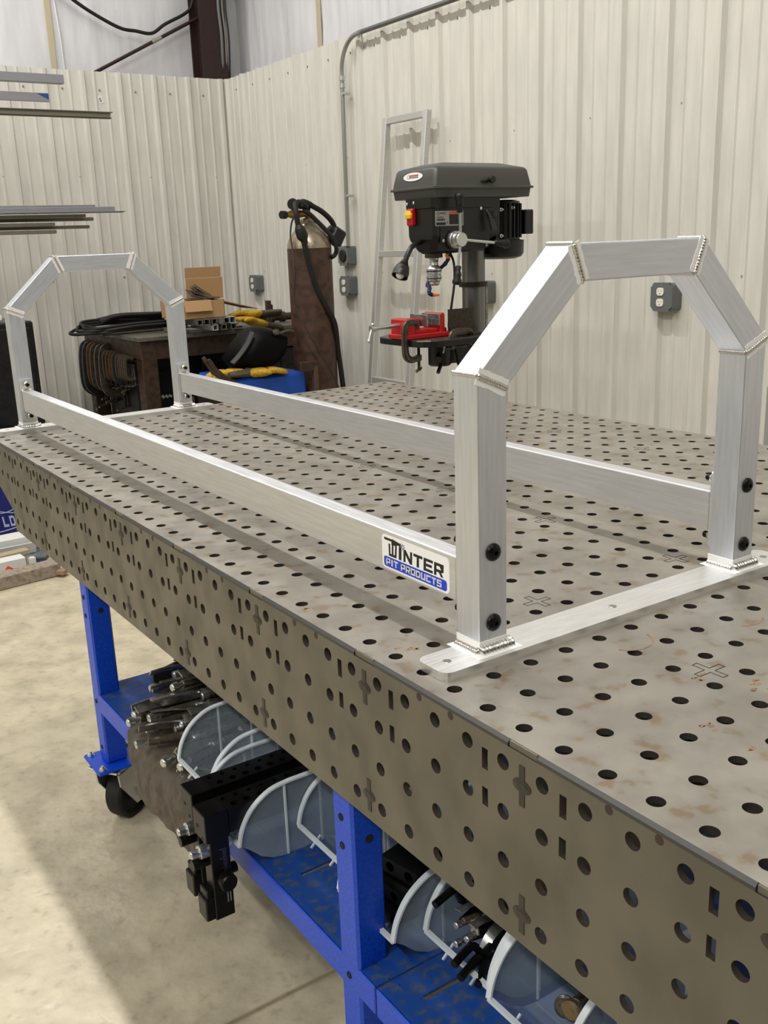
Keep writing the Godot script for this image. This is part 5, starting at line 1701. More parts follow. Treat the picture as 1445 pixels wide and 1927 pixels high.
	for e in [[Vector3(1.655, 0.108, -3.902), Vector3(0.26, 0.09, f)], [Vector3(1.655, 0.108, -4.158), Vector3(0.26, 0.09, f)], [Vector3(1.527, 0.108, -4.03), Vector3(f, 0.09, 0.26)], [Vector3(1.783, 0.108, -4.03), Vector3(f, 0.09, 0.26)]]:
		bx(st, e[0], e[1], 0.0)
	part_in("body", st, M.card, t, inv)
	for e in [[Vector3(1.655 - 0.03, 0.1275, -3.885), Vector3(0.155, 0.060, f), Basis(Vector3.RIGHT, -0.35)], [Vector3(1.795, 0.205, -4.165), Vector3(0.222, 0.115, f), Basis(Vector3.RIGHT, 0.06)], [Vector3(1.795, 0.292, -4.172), Vector3(0.215, 0.056, f), Basis(Vector3.RIGHT, 0.10)], [Vector3(1.895, 0.116, -4.03), Vector3(0.22, f, 0.20), Basis(Vector3.BACK, -0.26)]]:
		st = mb()
		bx(st, e[0], e[1], 0.0, e[2])
		part_in("flap", st, M.card, t, inv)
	var n := 0
	for e in [["long flat plate lying across the open cardboard box", Vector3(1.70, 0.160, -4.0), Vector3(0.19, 0.005, 0.07), 0.02], ["dark square plate tilted at the left of the plates in the box", Vector3(1.695, 0.178, -4.02), Vector3(0.13, 0.005, 0.09), -0.22], ["lower middle plate of the fan sticking out of the box", Vector3(1.722, 0.184, -4.04), Vector3(0.12, 0.005, 0.09), -0.34], ["middle plate of the fan sticking out of the box", Vector3(1.735, 0.187, -4.06), Vector3(0.12, 0.005, 0.09), -0.46], ["steepest plate of the fan sticking out of the box", Vector3(1.755, 0.186, -4.08), Vector3(0.12, 0.005, 0.09), -0.60]]:
		st = mb()
		bx(st, Vector3.ZERO, e[2], 0.001)
		var o := obj("steel_plate", st, M.darksteel)
		o.transform = Transform3D(Basis(Vector3.BACK, e[3]) * Basis(Vector3.RIGHT, 0.35 if n > 0 else 0.05), e[1])
		tag(o, e[0], "plate", "steel plates in the cardboard box")
		n += 1
	# square tube offcuts, ends to the camera
	n = 0
	for e in [[1.613, 0.043, 0.03, "square tube end at the far left under the cardboard box"], [1.653, 0.043, 0.032, "second square tube end from the left under the box"], [1.697, 0.043, 0.03, "third square tube end under the box's right corner"], [1.735, 0.043, 0.032, "grey capped square tube in the upper row"], [1.768, 0.043, 0.03, "fourth open square tube of the upper row"], [1.803, 0.044, 0.036, "bright rectangular tube end at the right of the upper row"], [1.700, 0.010, 0.030, "lower square tube with a bright right edge"], [1.750, 0.010, 0.030, "middle square tube of the lower row"], [1.808, 0.010, 0.030, "right square tube of the lower row"]]:
		var o := thing("square_tube", e[3], "tube", Vector3(e[0], e[1], -3.85), 0.0, "square tube offcuts on the bench")
		var w: float = e[2]
		st = mb()
		for q in [[Vector3(0, w * 0.5 - 0.0018, 0), Vector3(w, 0.0036, 0.3)], [Vector3(0, -w * 0.5 + 0.0018, 0), Vector3(w, 0.0036, 0.3)], [Vector3(w * 0.5 - 0.0018, 0, 0), Vector3(0.0036, w - 0.0072, 0.3)], [Vector3(-w * 0.5 + 0.0018, 0, 0), Vector3(0.0036, w - 0.0072, 0.3)]]:
			bx(st, q[0] + Vector3(0, 0, -0.15), q[1], 0.0004)
		obj("wall", st, M.stock if n in [5, 6] else M.steel, o)
		if n == 3:
			st = mb()
			bx(st, Vector3(0, 0, 0.001), Vector3(w - 0.008, w - 0.008, 0.002), 0.0)
			obj("cap", st, M.steel, o)
		n += 1
	st = mb()
	bx(st, Vector3(1.72, -0.0125, -3.995), Vector3(0.30, 0.015, 0.02), 0.001)
	tag(obj("spacer_bar", st, M.steel), "flat spacer bar under the square tube offcuts", "bar")
	# fixture post, pipe and odds
	t = thing("fixture_post", "rusty upright bracket standing at the right end of the bench", "bracket", Vector3(2.14, -0.02, -4.05))
	st = mb()
	bx(st, Vector3(-0.012, 0.07, 0.0), Vector3(0.024, 0.14, 0.03), 0.001)
	prism(st, [Vector2(-0.025, 0.145), Vector2(0.028, 0.112), Vector2(0.028, 0.05), Vector2(0.0, 0.05), Vector2(0.0, 0.128)], 0.01, Transform3D(Basis.IDENTITY, Vector3(0, 0, -0.03)))
	bx(st, Vector3(0, 0.003, 0), Vector3(0.07, 0.006, 0.08), 0.001)
	obj("bracket", st, M.brownsteel, t)
	t = thing("pipe_vise", "rusty pipe lying behind the upright bracket on the bench", "pipe", Vector3(2.2, 0.012, -4.2))
	st = mb()
	tube(st, [Vector3(-0.09, 0, 0), Vector3(0.22, 0, 0)], 0.022, 14)
	tube(st, [Vector3(0.0, 0, 0), Vector3(0.035, 0, 0)], 0.030, 14)
	tube(st, [Vector3(0.08, 0, 0), Vector3(0.11, 0, 0)], 0.030, 14)
	obj("pipe", st, M.brownsteel, t)
	n = 0
	for e in [[Vector3(1.90, 0.004, -4.25), 0.3, "bright bent offcut right of the cardboard box"], [Vector3(1.97, 0.004, -4.28), 1.2, "second bright offcut right of the cardboard box"], [Vector3(2.02, 0.004, -4.15), -0.4, "dull offcut near the rusty pipe"]]:
		st = mb()
		strap(st, curve([Vector3(-0.05, -0.015, 0), Vector3(-0.02, 0.012, 0.0), Vector3(0.02, 0.018, 0), Vector3(0.05, -0.008, 0)], 4), 0.035, 0.004, Vector3.BACK)
		var o := obj("offcut", st, M.zinc if n < 2 else M.steel)
		o.position = e[0]
		o.rotation.y = e[1]
		tag(o, e[2], "offcut")
		n += 1
	st = mb()
	bx(st, Vector3.ZERO, Vector3(0.09, 0.008, 0.02), 0.001)
	var rs := obj("red_strip", st, mat(Color(0.75, 0.2, 0.15), 0.5))
	rs.position = Vector3(1.89, -0.010, -4.02)
	tag(rs, "small red strip lying right of the square tubes", "strip")
	make_glove("upper yellow leather glove at the bench front edge", Vector3(1.975, 0.035, -3.95), Basis(Vector3.UP, 2.9) * Basis(Vector3.RIGHT, 0.3), "yellow gloves on the bench")
	make_glove("lower yellow leather glove hanging over the bench edge", Vector3(1.985, -0.008, -3.93), Basis(Vector3.UP, 3.4) * Basis(Vector3.BACK, 0.25), "yellow gloves on the bench")
	# welder on its cart, helmet, gloves, pliers
	t = thing("welder", "blue welding machine standing in front of the brown bench", "welder", Vector3(1.73, -0.60, -3.52))
	inv = Transform3D(Basis.IDENTITY, t.position).affine_inverse()
	st = mb()
	bx(st, Vector3(1.725, -0.40, -3.52), Vector3(0.42, 0.40, 0.42), 0.014)
	part_in("case", st, M.weldblue, t, inv)
	st = mb()
	for k in 8: bx(st, Vector3(1.9365, -0.25 - 0.018 * k, -3.52), Vector3(0.004, 0.008, 0.30), 0.001)
	part_in("louvre", st, M.black, t, inv)
	st = mb()
	bx(st, Vector3(1.510, -0.40, -3.52), Vector3(0.012, 0.38, 0.40), 0.004)
	bx(st, Vector3(1.725, -0.40, -3.309), Vector3(0.30, 0.14, 0.004), 0.001)
	part_in("front_panel", st, M.black, t, inv)
	t = thing("welder_cart", "rusty brown steel cart around the blue welding machine", "cart", Vector3(1.73, FLOOR_Y, -3.5))
	inv = Transform3D(Basis.IDENTITY, t.position).affine_inverse()
	st = mb()
	bx(st, Vector3(1.70, -0.612, -3.50), Vector3(0.46, 0.02, 0.48), 0.003)
	part_in("deck", st, M.brownsteel, t, inv)
	for x in [1.968, 1.488]:
		for z in [-3.28, -3.76]:
			if x < 1.6 and z > -3.5: continue
			st = mb()
			bx(st, Vector3(x, -0.48, z), Vector3(0.026, 0.62 if x > 1.6 else 0.3, 0.026), 0.003)
			part_in("post", st, rich(Color(0.34, 0.26, 0.20), 0.6, 0.2, Vector3(6, 6, 6), M.brownsteel.albedo_texture), t, inv)
	st = mb()
	bx(st, Vector3(1.932, -0.172, -3.28), Vector3(0.105, 0.048, 0.024), 0.003)
	part_in("top_rail", st, M.brownsteel, t, inv)
	for x in [1.54, 1.85]:
		for z in [-3.30, -3.70]:
			st = mb()
			lathe(st, [Vector2(0, -0.015), Vector2(0.05, -0.015), Vector2(0.06, -0.01), Vector2(0.06, 0.01), Vector2(0.05, 0.015), Vector2(0, 0.015)], turned(Vector3.BACK, Vector3(x, FLOOR_Y + 0.06, z)), 20)
			bx(st, Vector3(x, FLOOR_Y + 0.19, z), Vector3(0.04, 0.22, 0.045), 0.003)
			part_in("wheel", st, M.rubber, t, inv)
	t = thing("welding_helmet", "black welding helmet tipped on the blue welding machine", "helmet", Vector3(1.72, -0.2, -3.42))
	inv = Transform3D(Basis.IDENTITY, t.position).affine_inverse()
	st = mb()
	var hz := Transform3D(Basis(Vector3.UP, 0.1), Vector3(0, 0, -3.43))
	var shell := []
	for p in [[1.545, -0.118], [1.60, -0.045], [1.652, 0.010], [1.70, 0.032], [1.742, 0.037], [1.79, 0.025], [1.85, 0.000], [1.885, -0.020], [1.880, -0.075], [1.860, -0.115], [1.825, -0.150], [1.775, -0.175], [1.70, -0.185], [1.63, -0.175], [1.575, -0.150]]: shell.append(Vector2(p[0], p[1]))
	pillow(st, shell, 0.125, Transform3D(Basis.IDENTITY, Vector3(0, 0, -3.44)), 12)
	var hm := mat(Color(0.010, 0.012, 0.016), 0.5)
	hm.metallic_specular = 0.25
	part_in("shell", st, hm, t, inv)
	st = mb()
	strap(st, curve([Vector3(1.535, -0.122, -3.33), Vector3(1.575, -0.085, -3.325), Vector3(1.62, -0.035, -3.325), Vector3(1.658, 0.018, -3.335)], 5), 0.028, 0.006, Vector3(0.25, -0.25, 0.93).normalized())
	part_in("front_edge", st, mat(Color(0.16, 0.165, 0.17), 0.4), t, inv)
	st = mb()
	lathe(st, [Vector2(0, 0), Vector2(0.016, 0), Vector2(0.012, 0.008), Vector2(0.016, 0.014), Vector2(0, 0.018)], turned(Vector3(0.1, 0.4, 1), Vector3(1.785, 0.005, -3.335)), 7)
	part_in("knob", st, mat(Color(0.26, 0.24, 0.19), 0.5), t, inv)
	st = mb()
	strap(st, curve([Vector3(1.80, 0.0, -3.33), Vector3(1.835, 0.012, -3.31), Vector3(1.87, 0.004, -3.31), Vector3(1.892, -0.022, -3.34)], 5), 0.026, 0.010, Vector3(0, 0.3, 1).normalized())
	part_in("headgear", st, M.suede, t, inv)
	make_glove("right yellow leather glove on top of the blue welding machine", Vector3(1.665, -0.200, -3.335), Basis(Vector3.UP, -0.1), "yellow gloves on the welding machine")
	make_glove("left yellow leather glove on top of the blue welding machine", Vector3(1.575, -0.198, -3.37), Basis(Vector3.UP, 2.95), "yellow gloves on the welding machine")
	t = thing("pliers", "worn brown pliers leaning at the left end of the welder", "pliers", Vector3(1.44, -0.2, -3.30))
	inv = Transform3D(Basis.IDENTITY, t.position).affine_inverse()
	for e in [[Vector3(1.50, -0.215, -3.30), Vector3(1.42, -0.150, -3.30), Vector3(1.375, -0.078, -3.31)], [Vector3(1.53, -0.212, -3.30), Vector3(1.445, -0.165, -3.29), Vector3(1.392, -0.088, -3.29)]]:
		st = mb()
		tube(st, curve(e, 4), [0.008, 0.009, 0.010, 0.012, 0.017, 0.012, 0.011, 0.012, 0.009], 8)
		part_in("handle", st, M.brownsteel, t, inv)

func build_left() -> void:
	# cantilever rack beyond the frame, its stock reaching into view
	var t := thing("stock_rack", "steel rack at the back wall carrying the long aluminium stock", "rack", Vector3(-0.4, FLOOR_Y, -4.7))
	var inv := Transform3D(Basis.IDENTITY, t.position).affine_inverse()
	for x in [0.30, -1.2]:
		var st := mb()
		bx(st, Vector3(x, 0.45, -4.75), Vector3(0.08, 2.72, 0.08), 0.003)
		bx(st, Vector3(x, FLOOR_Y + 0.03, -4.5), Vector3(0.08, 0.06, 0.9), 0.003)
		part_in("post", st, M.brownsteel, t, inv)
		for y in [1.264, 1.174, 1.104, 0.628, 0.600, 0.560, 0.520]:
			st = mb()
			bx(st, Vector3(x, y - 0.004, -4.50), Vector3(0.05, 0.008, 0.56), 0.001)
			part_in("arm", st, M.brownsteel, t, inv)
	# z, y0, y1, end x, depth, material, label
	var S := [
		[-4.40, 1.268, 1.312, 1.204, 0.04, 0, "topmost square aluminium tube sticking out at upper left"],
		[-4.40, 1.178, 1.221, 1.120, 0.010, 0, "flat aluminium bar with blue-dyed end, second from the top"],
		[-4.40, 1.108, 1.140, 1.438, 0.038, 1, "longest dull channel, third from the top at upper left"],
		[-4.46, 0.648, 0.672, 1.318, 0.03, 0, "bar behind the others on the lower stack of stock"],
		[-4.40, 0.632, 0.658, 1.402, 0.05, 0, "bright flat bar on top of the lower stack"],
		[-4.33, 0.625, 0.632, 1.425, 0.05, 0, "thin bright angle reaching furthest right in the lower stack"],
		[-4.38, 0.606, 0.622, 1.232, 0.04, 1, "dull bar just under the bright angle"],
		[-4.42, 0.588, 0.6055, 1.286, 0.04, 1, "dull square bar in the middle of the lower stack"],
		[-4.36, 0.565, 0.580, 1.058, 0.04, 1, "short dull bar above the two lowest bars"],
		[-4.41, 0.548, 0.5645, 1.257, 0.04, 1, "grey bar, second lowest of the lower stack"],
		[-4.38, 0.525, 0.5435, 1.067, 0.04, 1, "lowest and shortest bar of the lower stack"]]
	var n := 0
	for s in S:
		var st := mb()
		var x0 := -1.9
		var c := Vector3((x0 + s[3]) * 0.5, (s[1] + s[2]) * 0.5, s[0])
		var o := thing("stock_bar", s[6], "bar", Vector3(x0, s[1], s[0]), 0.0, "aluminium stock on the rack")
		var li := Transform3D(Basis.IDENTITY, o.position).affine_inverse()
		if n == 2 or n == 5:
			bx(st, Vector3(c.x, s[1] + 0.002, c.z + 0.0), Vector3(s[3] - x0, 0.004, s[4]), 0.0005)
			bx(st, Vector3(c.x, c.y, c.z + s[4] * 0.5 - 0.002), Vector3(s[3] - x0 - 0.012, s[2] - s[1], 0.004), 0.0005)
			bx(st, Vector3(c.x, s[2] - 0.002, c.z + s[4] * 0.42), Vector3(s[3] - x0 + 0.01, 0.004, s[4] * 0.8), 0.0005)
		else:
			bx(st, c, Vector3(s[3] - x0, s[2] - s[1], s[4]), 0.002)
		part_in("bar", st, M.rackbar if s[5] == 0 else M.stockdull, o, li)
		if n == 0:
			st = mb()
			bx(st, Vector3(s[3] + 0.0002, c.y, s[0]), Vector3(0.001, 0.036, 0.032), 0.0)
			part_in("open_end", st, M.dark, o, li)
		if n == 1:
			st = mb()
			prism(st, [Vector2(s[3] - 0.06, s[2] - 0.003), Vector2(s[3] - 0.001, s[2] - 0.003), Vector2(s[3] - 0.001, s[1] + 0.012), Vector2(s[3] - 0.02, s[1] + 0.02)], 0.0006, Transform3D(Basis.IDENTITY, Vector3(0, 0, s[0] + 0.005)))
			part_in("blue_dye", st, mat(Color(0.12, 0.26, 0.52), 0.45), o, li)
		n += 1
	# dark cabinet with a pale strip on top
	t = thing("dark_cabinet", "dark blue-black steel cabinet at the left behind the far hoop", "cabinet", Vector3(0.35, FLOOR_Y, -4.2))
	var st := mb()
	bx(st, Vector3(0.02, 0.515, 0), Vector3(0.842, 1.01, 0.38), 0.008)
	obj("body", st, M.darksheet, t)
	st = mb()
	bx(st, Vector3(0.02, 0.52, 0.194), Vector3(0.80, 0.94, 0.010), 0.004)
	var d := obj("door", st, M.darksheet, t)
	st = mb()
	bx(st, Vector3(-0.32, 0.60, 0.206), Vector3(0.014, 0.12, 0.014), 0.003)
	obj("handle", st, M.zinc, d)
	st = mb()
	bx(st, Vector3(0, 0.005, 0), Vector3(0.70, 0.010, 0.3), 0.0)
	obj("plinth", st, M.black, t)
	st = mb()
	bx(st, Vector3(0.03, 0.128, -4.06), Vector3(1.25, 0.024, 0.03), 0.002)
	var bar := obj("white_tube", st, M.white)
	tag(bar, "end of a pale tube lying on top of the dark cabinet", "tube")
	# blue carton with white lettering, half hidden by the table
	t = thing("blue_carton", "dark blue carton with large white letters at the far table corner", "carton", Vector3(0.43, FLOOR_Y, -3.85), -0.10)
	st = mb()
	bx(st, Vector3(0.0, 0.25, -0.03), Vector3(0.42, 0.50, 0.14), 0.003)
	obj("carton", st, M.navy, t)
	st = mb()
	var fx := Transform3D(Basis.IDENTITY, Vector3(0, 0, 0.0402))
	words(st, "LD", Vector2(0.050, 0.058), 0.024, 0.053, 0.008, -0.12, fx, 0.0008)
	var arc := func(pts: Array, r: float) -> void:
		var p := []
		for q in pts: p.append(Vector3(q[0], q[1], 0.0405))
		tube(st, curve(p, 6), r, 6)
	arc.call([[-0.15, 0.110], [0.02, 0.128], [0.075, 0.132], [0.15, 0.160]], 0.0022)
	arc.call([[-0.15, 0.170], [0.0, 0.150], [0.06, 0.132], [0.13, 0.118]], 0.0022)
	arc.call([[-0.15, 0.022], [0.02, 0.036], [0.09, 0.046], [0.16, 0.060]], 0.0026)
	bx(st, Vector3(0.018, 0.118, 0.0405), Vector3(0.012, 0.012, 0.0012), 0.0)
	obj("white_lettering", st, M.lettering, t)
	# scrap on the floor behind a concrete curb piece
	var L := [
		["white_board", "white painted board lying in front of the blue carton", "board", Vector3(0.20, -0.855, -3.55), Vector3(0.60, 0.03, 0.11), 0.05, M.white],
		["aluminium_channel", "long dull aluminium channel in the scrap pile", "channel", Vector3(0.22, -0.862, -3.40), Vector3(0.58, 0.05, 0.05), 0.03, M.stock],
		["white_offcut", "wide white box section with a dark open end in the scrap", "offcut", Vector3(0.20, -0.868, -3.20), Vector3(0.42, 0.058, 0.07), 0.06, M.white],
		["pale_board", "pale split board lying across the scrap pile", "board", Vector3(0.34, -0.848, -3.29), Vector3(0.23, 0.02, 0.05), 0.14, rich(Color(0.70, 0.64, 0.52), 0.7, 0.0, Vector3(6, 6, 6), M.card.albedo_texture)],
		["white_block", "small white block right of the box section in the scrap", "block", Vector3(0.462, -0.895, -3.30), Vector3(0.034, 0.028, 0.03), 0.1, M.white],
		["grey_sheet", "blue-grey sheet offcut at the right of the scrap pile", "sheet", Vector3(0.50, -0.895, -3.37), Vector3(0.11, 0.012, 0.09), -0.5, rich(Color(0.42, 0.46, 0.46), 0.5, 0.2, Vector3(6, 6, 6), M.steel.albedo_texture)],
		["teal_block", "small dark teal block behind the concrete curb", "block", Vector3(0.495, -0.900, -3.26), Vector3(0.03, 0.024, 0.03), 0.3, mat(Color(0.02, 0.12, 0.20), 0.5)],
		["pale_offcut", "pale wooden offcut at the tip of the concrete curb", "offcut", Vector3(0.525, -0.893, -3.04), Vector3(0.045, 0.02, 0.035), 0.7, rich(Color(0.62, 0.50, 0.42), 0.7, 0.0, Vector3(6, 6, 6), M.card.albedo_texture)],
		["lower_white_strip", "white strip lying between the red piece and the curb", "strip", Vector3(0.22, -0.905, -3.14), Vector3(0.26, 0.012, 0.03), 0.05, M.white],
		["steel_flat", "dull steel flat lying under the aluminium channel", "bar", Vector3(0.25, -0.899, -3.45), Vector3(0.60, 0.018, 0.06), 0.03, M.steel]]
	for e in L:
		var o := thing(e[0], e[1], e[2], e[3] - Vector3(0, e[4].y * 0.5, 0), e[5])
		st = mb()
		bx(st, Vector3(0, e[4].y * 0.5, 0), e[4], 0.0015)
		obj("piece", st, e[6], o)
		if e[0] == "white_offcut":
			st = mb()
			bx(st, Vector3(e[4].x * 0.5, e[4].y * 0.5, 0), Vector3(0.002, e[4].y - 0.008, e[4].z - 0.008), 0.0)
			obj("open_end", st, M.dark, o)
	t = thing("red_piece", "small red-orange wedge in the scrap behind the concrete curb", "wedge", Vector3(0.32, -0.914, -3.12))
	st = mb()
	prism(st, [Vector2(-0.03, 0.0), Vector2(0.035, 0.0), Vector2(0.032, 0.036), Vector2(0.006, 0.064), Vector2(-0.026, 0.03)], 0.04, Transform3D(Basis(Vector3.UP, 0.2), Vector3(0, 0, -0.02)))
	obj("wedge", st, mat(Color(0.68, 0.09, 0.05), 0.5), t)
	t = thing("concrete_curb", "mottled concrete curb piece lying on the floor at far left", "curb", Vector3(0.19, FLOOR_Y, -3.055), 0.12)
	st = mb()
	bx(st, Vector3(0, 0.029, 0), Vector3(0.66, 0.058, 0.085), 0.004)
	obj("curb", st, M.concrete, t)

# open-fronted hanging bin of milky plastic; front at x = 0, base at y = 0
func make_bin(label: String, at: Vector3, w: float) -> Node3D:
	var t := thing("plastic_bin", label, "bin", at, 0.0, "milky plastic bins on the table shelf")
	var side := []
	for p in curve([Vector3(0.000, 0.050, 0), Vector3(0.008, 0.080, 0), Vector3(0.028, 0.110, 0), Vector3(0.062, 0.131, 0), Vector3(0.10, 0.136, 0)], 4): side.append(Vector2(p.x, p.y))
	var n_front := side.size()
	for p in [[0.28, 0.134], [0.28, 0.0], [0.085, 0.0], [0.060, 0.004], [0.038, 0.016], [0.018, 0.036]]: side.append(Vector2(p[0], p[1]))
	for z in [-w * 0.5, w * 0.5 - 0.0018]:
		var st := mb()
		prism(st, side, 0.0018, Transform3D(Basis.IDENTITY, Vector3(0, 0, z)))
		obj("side_panel", st, M.bin, t)
		st = mb()
		var rim := []
		for k in n_front: rim.append(Vector3(side[k].x, side[k].y, z + 0.0009))
		rim.append(Vector3(0.28, 0.135, z + 0.0009))
		strap(st, rim, 0.009, 0.0032, Vector3.BACK)
		obj("rim", st, M.binrim, t)
		for x in [0.088, 0.155, 0.215]:
			st = mb()
			bx(st, Vector3(x, 0.066, z + (0.0028 if z > 0 else -0.001)), Vector3(0.0045, 0.130, 0.003), 0.0008)
			obj("rib", st, M.binrim, t)
	var st := mb()
	bx(st, Vector3(0.18, 0.0012, 0), Vector3(0.20, 0.0022, w - 0.004), 0.0)
	obj("bottom", st, M.bin, t)
	st = mb()
	prism(st, [Vector2(0.000, 0.050), Vector2(0.018, 0.036), Vector2(0.038, 0.016), Vector2(0.060, 0.004), Vector2(0.082, 0.0004), Vector2(0.082, 0.0022), Vector2(0.061, 0.006), Vector2(0.040, 0.018), Vector2(0.021, 0.037), Vector2(0.005, 0.050)], w - 0.004, Transform3D(Basis.IDENTITY, Vector3(0, 0, -w * 0.5 + 0.002)))
	obj("front_lip", st, M.bin, t)
	st = mb()
	strap(st, [Vector3(0.001, 0.050, -w * 0.5), Vector3(0.001, 0.050, w * 0.5)], 0.006, 0.006, Vector3.UP)
	var lr := obj("lip_rim", st, M.binrim, t)
	st = mb()
	var lb := Basis(Vector3.BACK, -0.85)
	for e in [[Vector3(0.010, 0.036, -0.03), Vector3(0.003, 0.026, 0.003)], [Vector3(0.010, 0.036, 0.03), Vector3(0.003, 0.026, 0.003)], [Vector3(0.019, 0.026, 0), Vector3(0.003, 0.003, 0.06)]]: bx(st, e[0], e[1], 0.0, lb)
	obj("label_holder", st, M.binrim, lr)
	st = mb()
	bx(st, Vector3(0.279, 0.067, 0), Vector3(0.0022, 0.134, w - 0.004), 0.0)
	obj("back", st, M.bin, t)
	return t

# black fixture square: arm along +x pierced with holes, fence hanging at its end
func make_square(label: String, at: Vector3, n_holes: int) -> Node3D:
	var t := thing("fixture_square", label, "fixture square", at, 0.0, "black fixture squares in the bin")
	var st := mb()
	var w := 0.047
	var h := 0.042
	var p := 0.024
	var x0 := 0.030
	# top face with two rows of holes, side faces plain
	for k in n_holes:
		for s in [-1, 1]:
			var r := 0.0062 if s > 0 else 0.0042
			cell(st, Vector3(0, 0, 0), Vector3.BACK, Vector3.RIGHT, Vector2(s * w * 0.25 - w * 0.25, x0 + k * p), Vector2(s * w * 0.25 + w * 0.25, x0 + (k + 1) * p), Vector2(s * w * 0.24, x0 + (k + 0.5 + 0.2 * s) * p), r, 14, -0.03)
	var x1 := x0 + n_holes * p
	for s in [-1, 1]:
		var z: float = s * w * 0.5
		var q := [Vector3(x0, -h, z), Vector3(x1, -h, z), Vector3(x1, 0, z), Vector3(x0, 0, z)]
		if s < 0: q.reverse()
		quad(st, q[0], q[1], q[2], q[3])
	quad(st, Vector3(x0, -h, -w / 2), Vector3(x1, -h, -w / 2), Vector3(x1, -h, w / 2), Vector3(x0, -h, w / 2))
	quad(st, Vector3(x1, -h, w / 2), Vector3(x1, -h, -w / 2), Vector3(x1, 0, -w / 2), Vector3(x1, 0, w / 2))
	obj("arm", st, M.blackox, t)
	st = mb()
	bx(st, Vector3(0.009, -0.024, 0), Vector3(0.042, 0.050, w), 0.0015)
	bx(st, Vector3(0.012, -0.122, 0.006), Vector3(0.034, 0.150, w * 0.6), 0.0015)
	bx(st, Vector3(-0.002, -0.176, 0.0), Vector3(0.036, 0.040, w * 0.7), 0.002)
	bx(st, Vector3(-0.010, -0.150, 0.0), Vector3(0.012, 0.020, w * 0.6), 0.002)
	var f := obj("fence", st, M.blackox, t)
	st = mb()
	for k in 22:
		var l := 0.012 if k % 5 == 0 else 0.007
		bx(st, Vector3(0.022 - l * 0.5, -0.068 - k * 0.0034, 0.0210), Vector3(l, 0.0006, 0.0004), 0.0)
	for k in 2: bx(st, Vector3(0.018 + k * 0.005, -0.156, 0.0210), Vector3(0.0022, 0.026, 0.0004), 0.0)
	obj("scale_marks", st, M.zinc, f)
	st = mb()
	for y in [-0.045, -0.028]: lathe(st, [Vector2(0.0035, 0.0), Vector2(0.0035, 0.0005), Vector2(0, 0.0003)], turned(Vector3.LEFT, Vector3(-0.0121, y, 0.008 * (1 if y < -0.04 else -1))), 12)
	obj("screw_hole", st, M.dark, f)
	for e in [[Vector3(-0.004, -0.070, 0.004), Vector3.LEFT]]:
		st = mb()
		lathe(st, [Vector2(0, 0), Vector2(0.0128, 0.0), Vector2(0.0128, 0.014), Vector2(0.0118, 0.015), Vector2(0.0078, 0.015), Vector2(0.0078, 0.028), Vector2(0.006, 0.030), Vector2(0, 0.030)], turned(e[1], e[0]), 6)
		obj("hex_nut", st, M.zinc, t)
	st = mb()
	tube(st, [Vector3(-0.030, -0.092, 0.0), Vector3(0.0, -0.092, 0.0)], 0.009, 14)
	tube(st, [Vector3(0.0, -0.124, 0.0), Vector3(0.045, -0.124, 0.0)], 0.0095, 14)
	lathe(st, [Vector2(0, 0), Vector2(0.014, 0), Vector2(0.015, 0.004), Vector2(0.015, 0.018), Vector2(0.013, 0.021), Vector2(0, 0.021)], turned(Vector3.BACK, Vector3(0.016, -0.124, 0.018)), 18)
	obj("stop_pin", st, mat(Color(0.09, 0.085, 0.08), 0.4, 0.6), t)
	return t

# bent black hold-down arm with its body, tip at the origin, going to +x
func make_arm_clamp(label: String) -> Node3D:
	var t := thing("arm_clamp", label, "clamp", Vector3.ZERO, 0.0, "black bent-arm clamps in the bin")
	var st := mb()
	tube(st, curve([Vector3(0, 0, 0), Vector3(0.03, 0.003, 0), Vector3(0.045, 0.0, 0), Vector3(0.058, -0.022, 0), Vector3(0.075, -0.030, 0), Vector3(0.12, -0.018, 0)], 4), 0.0058, 10)
	obj("arm", st, M.blackox, t)
	st = mb()
	bx(st, Vector3(0.09, -0.022, 0), Vector3(0.07, 0.024, 0.014), 0.004)
	tube(st, [Vector3(0.115, -0.015, 0), Vector3(0.20, 0.0, 0)], 0.0085, 10)
	obj("body", st, M.blackox, t)
	st = mb()
	lathe(st, [Vector2(0.0072, 0), Vector2(0.0090, 0.001), Vector2(0.0090, 0.004), Vector2(0.0072, 0.005)], turned(Vector3.RIGHT, Vector3(0.125, -0.013, 0)), 16)
	obj("collar", st, M.zinc, t)
	st = mb()
	strap(st, curve([Vector3(0.055, 0.010, 0), Vector3(0.07, 0.026, 0), Vector3(0.12, 0.026, 0), Vector3(0.18, 0.016, 0)], 4), 0.014, 0.003, Vector3.BACK)
	obj("lever", st, M.zinc, t)
	return t

func make_block(label: String, at: Vector3, rot: Basis) -> void:
	var t := thing("setup_block", label, "block", at, 0.0, "black setup blocks in the bin")
	t.basis = rot
	var st := mb()
	var a := 0.0254
	var b := 0.0508
	var c := 0.0762
	# face to -x carries the holes: c along z, a up, b deep
	for k in 2:
		cell(st, Vector3(0, 0, -c * 0.5), Vector3.BACK, Vector3.UP, Vector2(k * c * 0.5, 0), Vector2((k + 1) * c * 0.5, a), Vector2((k + 0.5) * c * 0.5, a * 0.5), 0.0085, 18, -0.03)
	var q := [Vector3(0, 0, -c / 2), Vector3(b, 0, -c / 2), Vector3(b, 0, c / 2), Vector3(0, 0, c / 2)]
	var u := Vector3(0, a, 0)
	quad(st, q[0], q[1], q[2], q[3])
	quad(st, q[3] + u, q[2] + u, q[1] + u, q[0] + u)
	quad(st, q[3], q[2], q[2] + u, q[3] + u)
	quad(st, q[1], q[0], q[0] + u, q[1] + u)
	quad(st, q[2], q[1], q[1] + u, q[2] + u)
	obj("block", st, M.blackox, t)

